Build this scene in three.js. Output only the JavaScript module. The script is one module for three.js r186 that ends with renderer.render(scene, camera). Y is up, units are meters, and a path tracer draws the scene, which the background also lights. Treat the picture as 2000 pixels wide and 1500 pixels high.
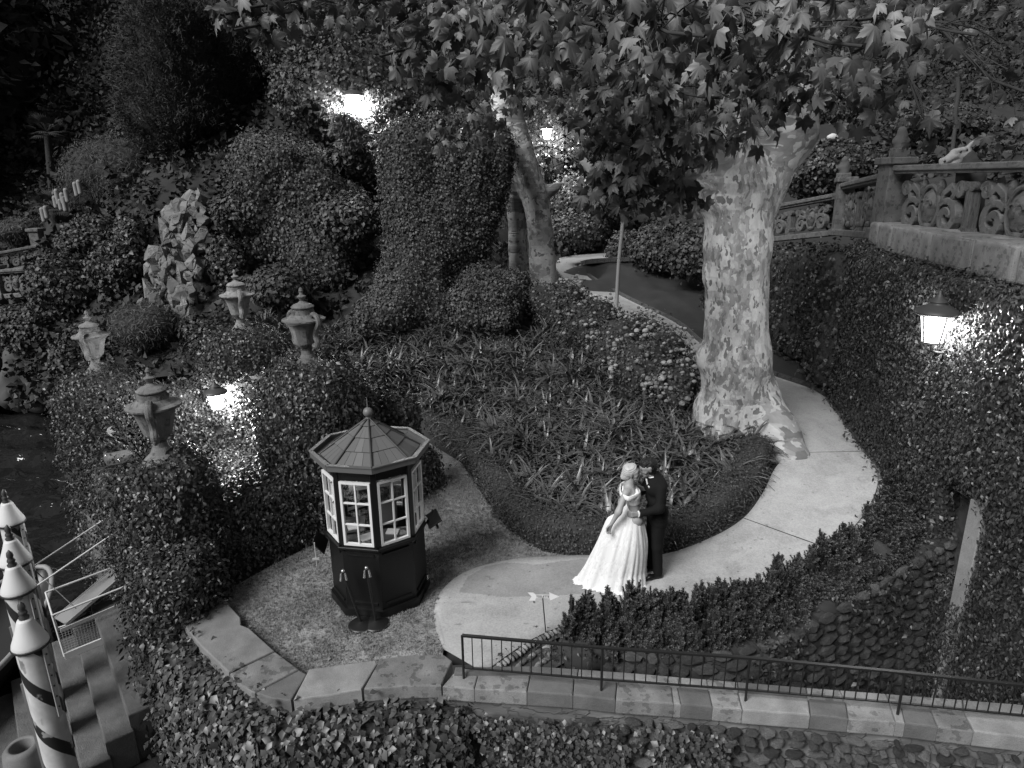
import * as THREE from 'three';
import { mergeGeometries } from 'three/addons/utils/BufferGeometryUtils.js';
import { MeshSurfaceSampler } from 'three/addons/math/MeshSurfaceSampler.js';
import { RoundedBoxGeometry } from 'three/addons/geometries/RoundedBoxGeometry.js';
import { ConvexGeometry } from 'three/addons/geometries/ConvexGeometry.js';
import { FontLoader } from 'three/addons/loaders/FontLoader.js';
import { TextGeometry } from 'three/addons/geometries/TextGeometry.js';

// ---------------------------------------------------------------- camera, sky, sun, exposure
const scene = new THREE.Scene();
const EYE = 5.4, F = 1333;                                   // camera height in metres, focal length in photo pixels
const camera = new THREE.PerspectiveCamera(2 * Math.atan(750 / F) * 180 / Math.PI, 4 / 3, 0.1, 400);
camera.position.set(0, EYE, 0);
camera.rotation.order = 'YXZ';
camera.rotation.set(-16.7 * Math.PI / 180, 0, -0.0135);
camera.updateMatrixWorld(true);

const renderer = new THREE.WebGLRenderer({ antialias: true });
renderer.toneMapping = THREE.LinearToneMapping;
renderer.toneMappingExposure = 1.0;
renderer.shadowMap.enabled = true;

const SKY = 0.17;                                            // dusk: an even, dim overcast sky
{
  const W = 64, Hh = 32, d = new Float32Array(W * Hh * 4);
  for (let j = 0; j < Hh; j++) for (let i = 0; i < W; i++) {
    const e = (j + 0.5) / Hh * 2 - 1, v = e > 0 ? SKY * (0.75 + 0.35 * e) : SKY * 0.3, o = (j * W + i) * 4;
    d[o] = d[o + 1] = d[o + 2] = v; d[o + 3] = 1;
  }
  const t = new THREE.DataTexture(d, W, Hh, THREE.RGBAFormat, THREE.FloatType);
  t.mapping = THREE.EquirectangularReflectionMapping; t.magFilter = THREE.LinearFilter; t.needsUpdate = true;
  scene.background = t; scene.environment = t;
}
const sun = new THREE.DirectionalLight(0xffffff, 4.7);      // the last broad brightness of the sky over the lake, left of and behind the camera
sun.position.set(-13.5, 18, 4); sun.target.position.set(0, 0, -10);
sun.shadow.radius = 56; sun.castShadow = true;
Object.assign(sun.shadow.camera, { left: -30, right: 30, top: 30, bottom: -30, near: 1, far: 120 });
sun.shadow.mapSize.set(2048, 2048);
scene.add(sun, sun.target);

// ---------------------------------------------------------------- helpers
const V = (x, y, z) => new THREE.Vector3(x, y, z);
const TAU = Math.PI * 2, lerp = THREE.MathUtils.lerp, clamp = THREE.MathUtils.clamp, sstep = THREE.MathUtils.smoothstep;
function RNG(s) { return () => { s = (s + 0x6d2b79f5) | 0; let t = Math.imul(s ^ (s >>> 15), 1 | s); t = (t + Math.imul(t ^ (t >>> 7), 61 | t)) ^ t; return ((t ^ (t >>> 14)) >>> 0) / 4294967296; }; }
let R = RNG(7);
const rr = (a, b) => a + (b - a) * R();
function hash3(x, y, z) { let h = (Math.imul(x, 374761393) + Math.imul(y, 668265263) + Math.imul(z, 1274126177)) | 0; h = Math.imul(h ^ (h >>> 13), 1274126177); return ((h ^ (h >>> 16)) >>> 0) / 4294967296; }
function noise(x, y, z = 0, per = 0) {                       // value noise 0..1, tileable when per > 0
  const xi = Math.floor(x), yi = Math.floor(y), zi = Math.floor(z), f = (t) => t * t * t * (t * (t * 6 - 15) + 10);
  const u = f(x - xi), v = f(y - yi), w = f(z - zi); let X0 = xi, X1 = xi + 1, Y0 = yi, Y1 = yi + 1;
  if (per) { X0 = ((X0 % per) + per) % per; X1 = ((X1 % per) + per) % per; Y0 = ((Y0 % per) + per) % per; Y1 = ((Y1 % per) + per) % per; }
  const a = hash3(X0, Y0, zi), b = hash3(X1, Y0, zi), c = hash3(X0, Y1, zi), d = hash3(X1, Y1, zi), p = a + (b - a) * u, q = c + (d - c) * u, lo = p + (q - p) * v;
  if (w === 0) return lo;
  const e = hash3(X0, Y0, zi + 1), g = hash3(X1, Y0, zi + 1), h = hash3(X0, Y1, zi + 1), k = hash3(X1, Y1, zi + 1), r = e + (g - e) * u, s = h + (k - h) * u;
  return lo + (r + (s - r) * v - lo) * w;
}
function fbm(x, y, z = 0, oct = 4, per = 0) { let s = 0, a = 0.5, n = 0; for (let i = 0; i < oct; i++) { s += a * noise(x, y, z + i * 17, per); n += a; a *= 0.5; x *= 2; y *= 2; z *= 2; per *= 2; } return s / n; }
const toS = (c) => c <= 0.0031308 ? c * 12.92 : 1.055 * Math.pow(c, 1 / 2.4) - 0.055;
function tex(size, fn, { color = true, repeat = 1 } = {}) {   // fn(u, v) gives a linear grey
  const d = new Uint8Array(size * size * 4);
  for (let j = 0; j < size; j++) for (let i = 0; i < size; i++) {
    const g = clamp(fn((i + 0.5) / size, (j + 0.5) / size), 0, 1), b = Math.round(255 * (color ? toS(g) : g)), o = (j * size + i) * 4;
    d[o] = d[o + 1] = d[o + 2] = b; d[o + 3] = 255;
  }
  const t = new THREE.DataTexture(d, size, size, THREE.RGBAFormat);
  t.colorSpace = color ? THREE.SRGBColorSpace : THREE.NoColorSpace; t.magFilter = THREE.LinearFilter;
  t.wrapS = t.wrapT = THREE.RepeatWrapping; t.repeat.set(repeat, repeat); t.needsUpdate = true;
  return t;
}
const grey = (g) => new THREE.Color().setRGB(g, g, g);
function mat(g, rough = 0.8, o = {}) { return new THREE.MeshStandardMaterial({ color: grey(g), roughness: rough, side: THREE.DoubleSide, ...o }); }

const used = {};
function numbered(name) { const n = used[name] = (used[name] ?? -1) + 1; return n ? `${name}_${String(n).padStart(3, '0')}` : name; }
function tag(o, label, category, group, kind) { if (label) o.userData.label = label; if (category) o.userData.category = category; if (group) o.userData.group = group; if (kind) o.userData.kind = kind; return o; }
function thing(name, label, category, group) { const o = new THREE.Group(); o.name = numbered(name); scene.add(o); return tag(o, label, category, group); }
function shade(o) { o.castShadow = o.receiveShadow = true; return o; }
function part(name, geo, material, parent) { const m = shade(new THREE.Mesh(geo, material)); m.name = name; parent.add(m); return m; }
function struct(name, geo, material, label, category) { const m = shade(new THREE.Mesh(geo, material)); m.name = numbered(name); scene.add(m); return tag(m, label, category, null, 'structure'); }

// a pixel of the photograph as a point: on the level h, or at the forward distance d
const dirOf = (px, py) => V((px - 1000) / F, (750 - py) / F, -1).applyQuaternion(camera.quaternion);
const at = (px, py, h) => { const v = dirOf(px, py); return v.multiplyScalar((h - EYE) / v.y).add(camera.position); };
const atD = (px, py, d) => { const v = dirOf(px, py); return v.multiplyScalar(d / -v.z).add(camera.position); };

// geometry helpers
const T = (g, x = 0, y = 0, z = 0, rx = 0, ry = 0, rz = 0) => g.applyMatrix4(new THREE.Matrix4().compose(V(x, y, z), new THREE.Quaternion().setFromEuler(new THREE.Euler(rx, ry, rz)), V(1, 1, 1)));
const box = (w, h, d, x = 0, y = 0, z = 0, ry = 0) => T(new THREE.BoxGeometry(w, h, d), x, y, z, 0, ry);
const rbox = (w, h, d, r, x = 0, y = 0, z = 0, ry = 0) => T(new RoundedBoxGeometry(w, h, d, 2, r), x, y, z, 0, ry);
function rod(a, b, r, r2 = r, seg = 8) { const d = b.clone().sub(a), g = new THREE.CylinderGeometry(r2, r, d.length(), seg); g.applyQuaternion(new THREE.Quaternion().setFromUnitVectors(V(0, 1, 0), d.clone().normalize())); const c = a.clone().add(b).multiplyScalar(0.5); return g.translate(c.x, c.y, c.z); }
function beam(a, b, w, h) { const d = b.clone().sub(a), L = d.length(), x = d.normalize(), z = V(0, 1, 0).cross(x).negate(); if (z.lengthSq() < 1e-6) z.set(0, 0, 1); z.normalize(); const y = z.clone().cross(x); const g = new THREE.BoxGeometry(L, h, w); g.applyMatrix4(new THREE.Matrix4().makeBasis(x, y, z)); const c = a.clone().add(b).multiplyScalar(0.5); return g.translate(c.x, c.y, c.z); }
const plain = (g) => { const n = g.index ? g.toNonIndexed() : g.clone(); for (const k of Object.keys(n.attributes)) if (!['position', 'normal', 'uv'].includes(k)) n.deleteAttribute(k); if (!n.attributes.uv) n.setAttribute('uv', new THREE.BufferAttribute(new Float32Array(n.attributes.position.count * 2), 2)); if (!n.attributes.normal) n.computeVertexNormals(); return n; };
const merge = (list) => mergeGeometries(list.map(plain));
const lathe = (pts, seg = 24) => new THREE.LatheGeometry(pts.map(([r, y]) => new THREE.Vector2(Math.max(r, 1e-4), y)), seg);
function boxUV(g, s = 1) { // uv in metres by the dominant direction of the face
  g = g.index ? g.toNonIndexed() : g; if (!g.attributes.normal) g.computeVertexNormals();
  const p = g.attributes.position, uv = new Float32Array(p.count * 2), a = V(), b = V(), c = V();
  for (let i = 0; i < p.count; i += 3) {
    a.fromBufferAttribute(p, i); b.fromBufferAttribute(p, i + 1); c.fromBufferAttribute(p, i + 2);
    const n = b.clone().sub(a).cross(c.clone().sub(a)), x = Math.abs(n.x), y = Math.abs(n.y), z = Math.abs(n.z);
    [a, b, c].forEach((q, k) => { const [u, v] = y >= x && y >= z ? [q.x, q.z] : x > z ? [q.z, q.y] : [q.x, q.y]; uv[(i + k) * 2] = u * s; uv[(i + k) * 2 + 1] = v * s; });
  }
  g.setAttribute('uv', new THREE.BufferAttribute(uv, 2)); return g;
}
function prism(pts, y0, y1, bevel = 0.02) { // world polygon (x, z) from y0 to y1, with a softened top edge
  const s = new THREE.Shape(pts.map((p) => new THREE.Vector2(p.x, -p.z)));
  const g = new THREE.ExtrudeGeometry(s, { depth: y1 - y0 - bevel, bevelEnabled: bevel > 0, bevelThickness: bevel, bevelSize: bevel * 0.8, bevelOffset: -bevel * 0.8, bevelSegments: 2 });
  g.rotateX(-Math.PI / 2).translate(0, y0, 0); return boxUV(g);
}
function surfaceNets(f, lo, hi, cell) {
  const nx = Math.ceil((hi.x - lo.x) / cell) + 1, ny = Math.ceil((hi.y - lo.y) / cell) + 1, nz = Math.ceil((hi.z - lo.z) / cell) + 1;
  const val = new Float32Array(nx * ny * nz), I = (i, j, k) => (k * ny + j) * nx + i;
  for (let k = 0; k < nz; k++) for (let j = 0; j < ny; j++) for (let i = 0; i < nx; i++) val[I(i, j, k)] = f(lo.x + i * cell, lo.y + j * cell, lo.z + k * cell);
  const vid = new Int32Array(nx * ny * nz).fill(-1), P = [];
  const E = [[0, 1], [2, 3], [4, 5], [6, 7], [0, 2], [1, 3], [4, 6], [5, 7], [0, 4], [1, 5], [2, 6], [3, 7]];
  for (let k = 0; k < nz - 1; k++) for (let j = 0; j < ny - 1; j++) for (let i = 0; i < nx - 1; i++) {
    const c = []; let m = 0;
    for (let q = 0; q < 8; q++) { c[q] = val[I(i + (q & 1), j + ((q >> 1) & 1), k + (q >> 2))]; if (c[q] < 0) m |= 1 << q; }
    if (m === 0 || m === 255) continue;
    let x = 0, y = 0, z = 0, n = 0;
    for (const [a, b] of E) if ((c[a] < 0) !== (c[b] < 0)) { const t = c[a] / (c[a] - c[b]); x += lerp(a & 1, b & 1, t); y += lerp((a >> 1) & 1, (b >> 1) & 1, t); z += lerp(a >> 2, b >> 2, t); n++; }
    vid[I(i, j, k)] = P.length / 3; P.push(lo.x + (i + x / n) * cell, lo.y + (j + y / n) * cell, lo.z + (k + z / n) * cell);
  }
  const idx = [], quad = (a, b, c, d, flip) => { if (Math.min(a, b, c, d) < 0) return; flip ? idx.push(a, c, b, a, d, c) : idx.push(a, b, c, a, c, d); };
  for (let k = 1; k < nz - 1; k++) for (let j = 1; j < ny - 1; j++) for (let i = 1; i < nx - 1; i++) {
    const s = val[I(i, j, k)] < 0;
    if (s !== (val[I(i + 1, j, k)] < 0)) quad(vid[I(i, j - 1, k - 1)], vid[I(i, j, k - 1)], vid[I(i, j, k)], vid[I(i, j - 1, k)], !s);
    if (s !== (val[I(i, j + 1, k)] < 0)) quad(vid[I(i - 1, j, k - 1)], vid[I(i - 1, j, k)], vid[I(i, j, k)], vid[I(i, j, k - 1)], !s);
    if (s !== (val[I(i, j, k + 1)] < 0)) quad(vid[I(i - 1, j - 1, k)], vid[I(i, j - 1, k)], vid[I(i, j, k)], vid[I(i - 1, j, k)], !s);
  }
  const g = new THREE.BufferGeometry();
  g.setAttribute('position', new THREE.BufferAttribute(new Float32Array(P), 3)); g.setIndex(idx); g.computeVertexNormals();
  return g;
}
// bones: [ax, ay, az, bx, by, bz, ra, rb]
function boneField(bones, k = 0.04) {
  return (x, y, z) => {
    let d = 1e9;
    for (const [ax, ay, az, bx, by, bz, ra, rb] of bones) {
      const ux = bx - ax, uy = by - ay, uz = bz - az, L = ux * ux + uy * uy + uz * uz, t = L > 0 ? clamp(((x - ax) * ux + (y - ay) * uy + (z - az) * uz) / L, 0, 1) : 0;
      const e = Math.hypot(x - ax - t * ux, y - ay - t * uy, z - az - t * uz) - (ra + (rb - ra) * t);
      const h = Math.max(k - Math.abs(d - e), 0) / k; d = Math.min(d, e) - h * h * k * 0.25;
    }
    return d;
  };
}
const bone = (a, b, ra, rb = ra) => [a.x, a.y, a.z, b.x, b.y, b.z, ra, rb];

// leaves: one small folded blade, and scattering of copies over a surface
function leafGeo(w, l, fold = 0.2, curl = 0.15) {
  const g = new THREE.BufferGeometry(), p = [0, 0, 0, -w, l * 0.45, fold * w, 0, l * 0.45, 0, w, l * 0.45, fold * w, 0, l, -curl * l];
  g.setAttribute('position', new THREE.BufferAttribute(new Float32Array(p), 3)); g.setIndex([0, 2, 1, 0, 3, 2, 2, 4, 1, 2, 3, 4]); g.computeVertexNormals(); return g;
}
function sprayGeo(n, w, l, spread, seed = 3) { // a twig's worth of small leaves round a point
  const r = RNG(seed), list = [];
  for (let i = 0; i < n; i++) { const g = leafGeo(w * (0.7 + r() * 0.6), l * (0.7 + r() * 0.6)); T(g, 0, 0, 0, (r() - 0.5) * 2.4, r() * TAU, (r() - 0.5) * 2.4); g.translate((r() - 0.5) * spread, (r() - 0.2) * spread, (r() - 0.5) * spread); list.push(g); }
  return merge(list);
}
const Up = V(0, 1, 0);
function putCopies(name, geo, material, mats, tints, parent) {
  const im = new THREE.InstancedMesh(geo, material, mats.length);
  mats.forEach((m, i) => { im.setMatrixAt(i, m); const t = tints[i]; im.setColorAt(i, new THREE.Color().setRGB(t, t, t)); });
  im.name = name; im.userData.kind = 'stuff'; shade(im); parent.add(im); return im;
}
function sampler(meshes) { const m = new THREE.Mesh(meshes, new THREE.MeshBasicMaterial()); return new MeshSurfaceSampler(m).setRandomGenerator(R).build(); }
function foliage(parent, surf, n, geo, material, { size = [0.8, 1.2], out = [0, 0.05], up = 0.3, rand = 0.8, down = 0.8, tint = [0.6, 1.4], name = 'foliage', keep, seed = 11, lift = 0.022 } = {}) {
  R = RNG(seed + n);
  const s = sampler(surf), p = V(), nn = V(), M = [], C = [];
  for (let i = 0; i < n; i++) {
    s.sample(p, nn); if (keep && !keep(p, nn)) continue;
    const o = rr(...out) * (R() < 0.1 ? 2.3 : 1) + lift; p.addScaledVector(nn, o);
    const z = nn.clone().add(V(rr(-rand, rand), rr(-rand, rand) + up, rr(-rand, rand))).normalize();
    const y = V(rr(-1, 1), rr(-1, 1) - down, rr(-1, 1)); y.addScaledVector(z, -y.dot(z)).normalize();
    const x = y.clone().cross(z), k = rr(...size) * (R() < 0.12 ? 1.4 : 1);
    M.push(new THREE.Matrix4().makeBasis(x.multiplyScalar(k), y.multiplyScalar(k), z.multiplyScalar(k)).setPosition(p)); C.push(rr(...tint) * (R() < 0.06 ? 1.5 : 1));
  }
  return putCopies(name, geo, material, M, C, parent);
}
function lumpy(g, amp, freq, seed = 0) { // push the surface in and out by noise
  g.computeVertexNormals(); const p = g.attributes.position, n = g.attributes.normal;
  for (let i = 0; i < p.count; i++) { const x = p.getX(i), y = p.getY(i), z = p.getZ(i), a = amp * (fbm(x * freq + seed, y * freq, z * freq, 3) - 0.5) * 2; p.setXYZ(i, x + n.getX(i) * a, y + n.getY(i) * a, z + n.getZ(i) * a); }
  g.computeVertexNormals(); return g;
}
function lumpyF(f, amp, freq, seed = 0) { return (x, y, z) => f(x, y, z) + amp * (fbm(x * freq + seed, y * freq, z * freq, 3) - 0.5) * 2; }
// a wall-like hedge body: along a line of [x, z, bottom, top], rounded, as a field
function hedgeField(line, half) {
  return (x, y, z) => {
    let best = 1e9;
    for (let i = 0; i + 1 < line.length; i++) {
      const [ax, az, ab, at_] = line[i], [bx, bz, bb, bt] = line[i + 1], ux = bx - ax, uz = bz - az, t = clamp(((x - ax) * ux + (z - az) * uz) / (ux * ux + uz * uz), 0, 1);
      const q = Math.hypot(x - ax - t * ux, z - az - t * uz) - half + 0.15, b = lerp(ab, bb, t), tp = lerp(at_, bt, t), e = Math.abs(y - (b + tp) / 2) - (tp - b) / 2 + 0.15;
      best = Math.min(best, Math.hypot(Math.max(q, 0), Math.max(e, 0)) + Math.min(Math.max(q, e), 0) - 0.15);
    }
    return best;
  };
}
function curve(list, closed = false) { return new THREE.CatmullRomCurve3(list, closed, 'centripetal'); }
function inside(poly, x, z) { let c = false; for (let i = 0, j = poly.length - 1; i < poly.length; j = i++) { const a = poly[i], b = poly[j]; if ((a.z > z) !== (b.z > z) && x < (b.x - a.x) * (z - a.z) / (b.z - a.z) + a.x) c = !c; } return c; }

// ---------------------------------------------------------------- shared textures and materials
const speck = tex(512, (u, v) => 0.5 + 0.5 * (fbm(u * 8, v * 8, 3, 3, 8) - 0.5) + 0.35 * (noise(u * 256, v * 256, 9, 256) - 0.5), { color: false });
const fineMap = tex(512, (u, v) => 0.72 + 0.5 * (fbm(u * 6, v * 6, 1, 5, 6) - 0.5) + 0.22 * (noise(u * 200, v * 200, 5, 200) - 0.5));
const stoneMap = tex(512, (u, v) => { const a = fbm(u * 5, v * 5, 2, 5, 5), s = fbm(u * 14, v * 14, 8, 3, 14); return 0.62 + 0.55 * (a - 0.5) - 0.22 * sstep(s, 0.60, 0.66) + 0.2 * (noise(u * 190, v * 190, 5, 190) - 0.5); });
const rockMap = tex(512, (u, v) => { const a = fbm(u * 4 + 0.4 * fbm(u * 6, v * 6, 5, 3, 6), v * 8, 2, 5, 4), r = Math.abs(fbm(u * 10, v * 10, 21, 4, 10) - 0.5) * 2; return 0.28 + 0.75 * a * (0.35 + 0.65 * sstep(r, 0.0, 0.16)); });
const M = {
  ivy: mat(0.042, 0.42), ivyDark: mat(0.038, 0.5), box: mat(0.024, 0.7), wood: mat(0.03, 0.95), hillLeaf: mat(0.032, 0.75), bedLeaf: mat(0.082, 0.34), planeLeaf: mat(0.085, 0.55), rose: mat(0.05, 0.55), petal: mat(0.42, 0.8),
  soil: mat(0.035, 0.95, { map: fineMap }), core: mat(0.034, 1),
  stone: mat(0.30, 0.85, { map: stoneMap, bumpMap: speck, bumpScale: 0.012 }), darkStone: mat(0.16, 0.9, { map: stoneMap, bumpMap: speck, bumpScale: 0.015 }), slab: mat(0.25, 0.85, { map: fineMap, bumpMap: speck, bumpScale: 0.008 }),
  rock: mat(0.24, 0.9, { map: rockMap, bumpMap: rockMap, bumpScale: 0.05 }), iron: mat(0.012, 0.5), white: mat(0.72, 0.45), black: mat(0.010, 0.4), metal: mat(0.42, 0.38, { metalness: 0.4 }), plaster: mat(0.42, 0.85, { map: fineMap }),
};

// ---------------------------------------------------------------- the path, its edges and the ground round it
const WATER = -2.2;
const pathRows = [[866, 1268, 945, 1314, 0], [849, 1218, 988, 1282, 0], [856, 1165, 1052, 1242, 0], [900, 1122, 1122, 1216, 0.01], [990, 1094, 1205, 1206, 0.02], [1130, 1085, 1300, 1200, 0.04], [1290, 1083, 1412, 1172, 0.08],
  [1390, 1050, 1530, 1120, 0.15], [1452, 1012, 1618, 1072, 0.26], [1490, 962, 1690, 1000, 0.4], [1512, 918, 1714, 942, 0.54], [1535, 885, 1702, 880, 0.68], [1535, 840, 1655, 812, 0.84], [1500, 790, 1592, 764, 0.98],
  [1462, 762, 1492, 727, 1.12], [1375, 718, 1382, 680, 1.36], [1300, 668, 1322, 632, 1.62], [1200, 606, 1232, 588, 1.95], [1112, 552, 1152, 543, 2.3], [1086, 522, 1128, 519, 2.6], [1088, 506, 1142, 512, 2.75], [1140, 497, 1190, 508, 2.8], [1215, 494, 1240, 506, 2.82]];
const Lc = curve(pathRows.map(([a, b, , , h]) => at(a, b, h))), Rc = curve(pathRows.map(([, , a, b, h]) => at(a, b, h)));
const NP = pathRows.length - 1, Lat = (i) => Lc.getPoint(clamp(i / NP, 0, 1)), Rat = (i) => Rc.getPoint(clamp(i / NP, 0, 1));

const lawnPx = [[425, 1163], [520, 1110], [640, 1050], [700, 960], [760, 850], [840, 866], [903, 905], [938, 960], [990, 1032], [1060, 1077], [1130, 1089]];
const lawnPoly = [...lawnPx.map(([x, y]) => at(x, y, 0)), ...[4.6, 4, 3.5, 3, 2.5, 2, 1.5, 1, 0.5, 0].map((i) => Lat(i).setY(0)), at(862, 1300, 0), at(735, 1300, 0), at(600, 1318, 0), at(505, 1262, 0), at(440, 1190, 0)];

const ctrl = [];
for (let i = 0; i <= NP; i += 1) { ctrl.push(Lat(i), Rat(i)); }
for (const p of lawnPoly) ctrl.push(p);
for (const [x, y, h] of [[1000, 1000, 0.1], [1200, 1040, 0.1], [1350, 1000, 0.3], [1440, 940, 0.45], [1400, 860, 0.75], [1200, 830, 0.75], [1000, 850, 0.55], [850, 790, 0.6], [1350, 780, 1.05], [1150, 720, 1.2], [950, 700, 1.25], [760, 720, 1.1], [900, 630, 1.75], [1000, 590, 1.95], [700, 650, 1.6], [560, 640, 1.7],
  [420, 660, 1.4], [300, 650, 1.2], [1300, 560, 2.2], [1540, 660, 1.4], [1600, 700, 1.2], [1250, 520, 2.6], [1050, 545, 2.4], [1200, 470, 3.2], [1500, 500, 2.9], [900, 520, 2.6], [480, 780, 0.2], [300, 800, 0.0]]) ctrl.push(at(x, y, h));
function ground(x, z) {
  let s = 0, w = 0;
  for (const p of ctrl) { const d = (p.x - x) ** 2 + (p.z - z) ** 2 + 1e-3, k = 1 / (d * Math.sqrt(d)); s += k * p.y; w += k; }
  return s / w;
}
const outer = []; for (let i = 0; i <= 10; i += 0.5) { const l = Lat(i), r = Rat(i), n = r.clone().sub(l).setY(0).normalize(); outer.push(r.clone().addScaledVector(n, i < 1.5 ? 0.1 : 0.1 + 0.42 * sstep(i, 1.5, 4))); }
const landPoly = [at(448, 1192, 0), at(590, 1312, 0), at(880, 1290, 0), ...outer, V(6.9, 0, -8), V(7.6, 0, -12.9), V(9.5, 0, -20), V(12, 0, -28), V(-13, 0, -28), V(-13, 0, -20), V(-8.3, 0, -13), V(-4.9, 0, -8.7)];
{
  const pos = [], uv = [], idx = [], map = new Map(), S = 0.25;
  const id = (i, j) => { const k = i * 1000 + j; if (!map.has(k)) { const x = -14 + i * S, z = -29 + j * S; map.set(k, pos.length / 3); pos.push(x, ground(x, z) - 0.07 + 0.02 * (noise(x * 3, z * 3) - 0.5), z); uv.push(x / 1.5, z / 1.5); } return map.get(k); };
  for (let i = 0; i < 105; i++) for (let j = 0; j < 95; j++) { const x = -14 + (i + 0.5) * S, z = -29 + (j + 0.5) * S; if (!inside(landPoly, x, z)) continue; const a = id(i, j), b = id(i + 1, j), c = id(i + 1, j + 1), d = id(i, j + 1); idx.push(a, c, b, a, d, c); }
  const g = new THREE.BufferGeometry(); g.setAttribute('position', new THREE.BufferAttribute(new Float32Array(pos), 3)); g.setAttribute('uv', new THREE.BufferAttribute(new Float32Array(uv), 2)); g.setIndex(idx); g.computeVertexNormals();
  struct('ground', g, M.soil, 'dark planted soil of the garden bank under the beds', 'ground');
}
// lawn: one flat sheet with fine grass standing in it
const lawnMap = tex(1024, (u, v) => { const a = fbm(u * 7, v * 7, 4, 4, 7), b = noise(u * 260, v * 260, 2, 260), c = noise(u * 90, v * 30, 6, 0), e = fbm(u * 30, v * 30, 11, 3, 30); return 0.60 + 0.75 * (a - 0.5) + 0.45 * (b - 0.5) + 0.5 * (e - 0.5) + 0.1 * (c - 0.5); });
{
  const s = new THREE.Shape(lawnPoly.map((p) => new THREE.Vector2(p.x, -p.z))), g = new THREE.ShapeGeometry(s); g.rotateX(-Math.PI / 2);
  const m = mat(0.33, 0.95, { map: lawnMap, bumpMap: lawnMap, bumpScale: 0.02 }); lawnMap.repeat.set(0.32, 0.32);
  struct('lawn', boxUV(g), m, 'worn grey lawn terrace round the ticket kiosk', 'lawn');
  R = RNG(5); const MM = [], C = [], bl = leafGeo(0.004, 0.035, 0.1, 0.3), tuft = merge([0, 1, 2, 3, 4].map((i) => T(bl.clone(), rr(-0.02, 0.02), 0, rr(-0.02, 0.02), rr(-0.9, 0.9), rr(0, 6), rr(-0.9, 0.9))));
  while (MM.length < 16000) { const x = rr(-5, 1), z = rr(-12, -5.9); if (!inside(lawnPoly, x, z)) continue; const d = fbm(x * 1.6, z * 1.6, 3, 3); if (R() > 0.15 + 1.1 * (d - 0.2)) continue; const k = rr(0.5, 1.1); MM.push(new THREE.Matrix4().compose(V(x, 0, z), new THREE.Quaternion().setFromAxisAngle(Up, rr(0, 6)), V(k, k, k))); C.push(rr(0.6, 1.5)); }
  const gr = thing('grass', 'short sparse grass standing in the lawn', 'grass'); gr.userData.kind = 'stuff'; putCopies('grass_blades', tuft, mat(0.2, 0.8), MM, C, gr);
}
{ // dry leaf scraps blown over lawn and path
  const fl = thing('fallen_leaves', 'scattered dry leaf scraps lying on the lawn and path', 'leaves'); fl.userData.kind = 'stuff'; R = RNG(88); const m = [], c = [], g = leafGeo(0.02, 0.05, 0.5, 0.4);
  for (let i = 0; i < 420 && m.length < 110; i++) { const x = rr(-4.5, 5.5), z = rr(-11.5, -6); const onLawn = inside(lawnPoly, x, z); if (!onLawn && R() > 0.25) continue; const q = new THREE.Quaternion().setFromEuler(new THREE.Euler(-Math.PI / 2 + rr(-0.3, 0.3), 0, rr(0, 6), 'YXZ')), k = rr(0.5, 1.3); if (!onLawn && (z < -9 || x < -0.5 || x > 1 || z > -7)) continue; m.push(new THREE.Matrix4().compose(V(x, 0.02, z), q, V(k, k, k))); c.push(rr(0.4, 1.6)); }
  putCopies('scraps', g, mat(0.12, 0.8), m, c, fl);
}
// concrete path in three pours; the joints between them are open gaps
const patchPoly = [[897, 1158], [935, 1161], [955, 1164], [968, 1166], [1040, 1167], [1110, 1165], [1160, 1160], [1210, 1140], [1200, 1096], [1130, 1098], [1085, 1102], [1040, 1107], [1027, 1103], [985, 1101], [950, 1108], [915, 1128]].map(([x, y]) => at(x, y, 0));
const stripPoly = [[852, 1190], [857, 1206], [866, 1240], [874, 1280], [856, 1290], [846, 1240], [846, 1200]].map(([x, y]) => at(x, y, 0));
const PX0 = -2, PZ0 = -18, PS = 13;                           // the colour map lies on the ground, 13 m square
const pathMap = tex(1024, (u, v) => {
  const x = PX0 + u * PS, z = PZ0 + v * PS; let g = 0.80 + 0.26 * (fbm(x * 1.3, z * 1.3, 1, 4) - 0.5) + 0.16 * (fbm(x * 7, z * 7, 4, 3) - 0.5) + 0.30 * (noise(x * 95, z * 95, 2) - 0.5);
  const st = fbm(x * 2.6 + 9, z * 2.6, 7, 4); g -= 0.09 * sstep(st, 0.60, 0.72);
  const sp = noise(x * 17, z * 17, 8); g -= 0.3 * sstep(sp, 0.95, 0.98);
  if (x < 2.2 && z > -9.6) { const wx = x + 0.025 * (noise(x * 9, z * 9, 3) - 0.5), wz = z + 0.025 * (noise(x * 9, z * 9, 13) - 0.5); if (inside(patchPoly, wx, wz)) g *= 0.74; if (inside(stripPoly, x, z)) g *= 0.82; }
  return g;
});
const concrete = mat(0.405, 0.85, { map: pathMap, bumpMap: speck, bumpScale: 0.004 });
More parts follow.
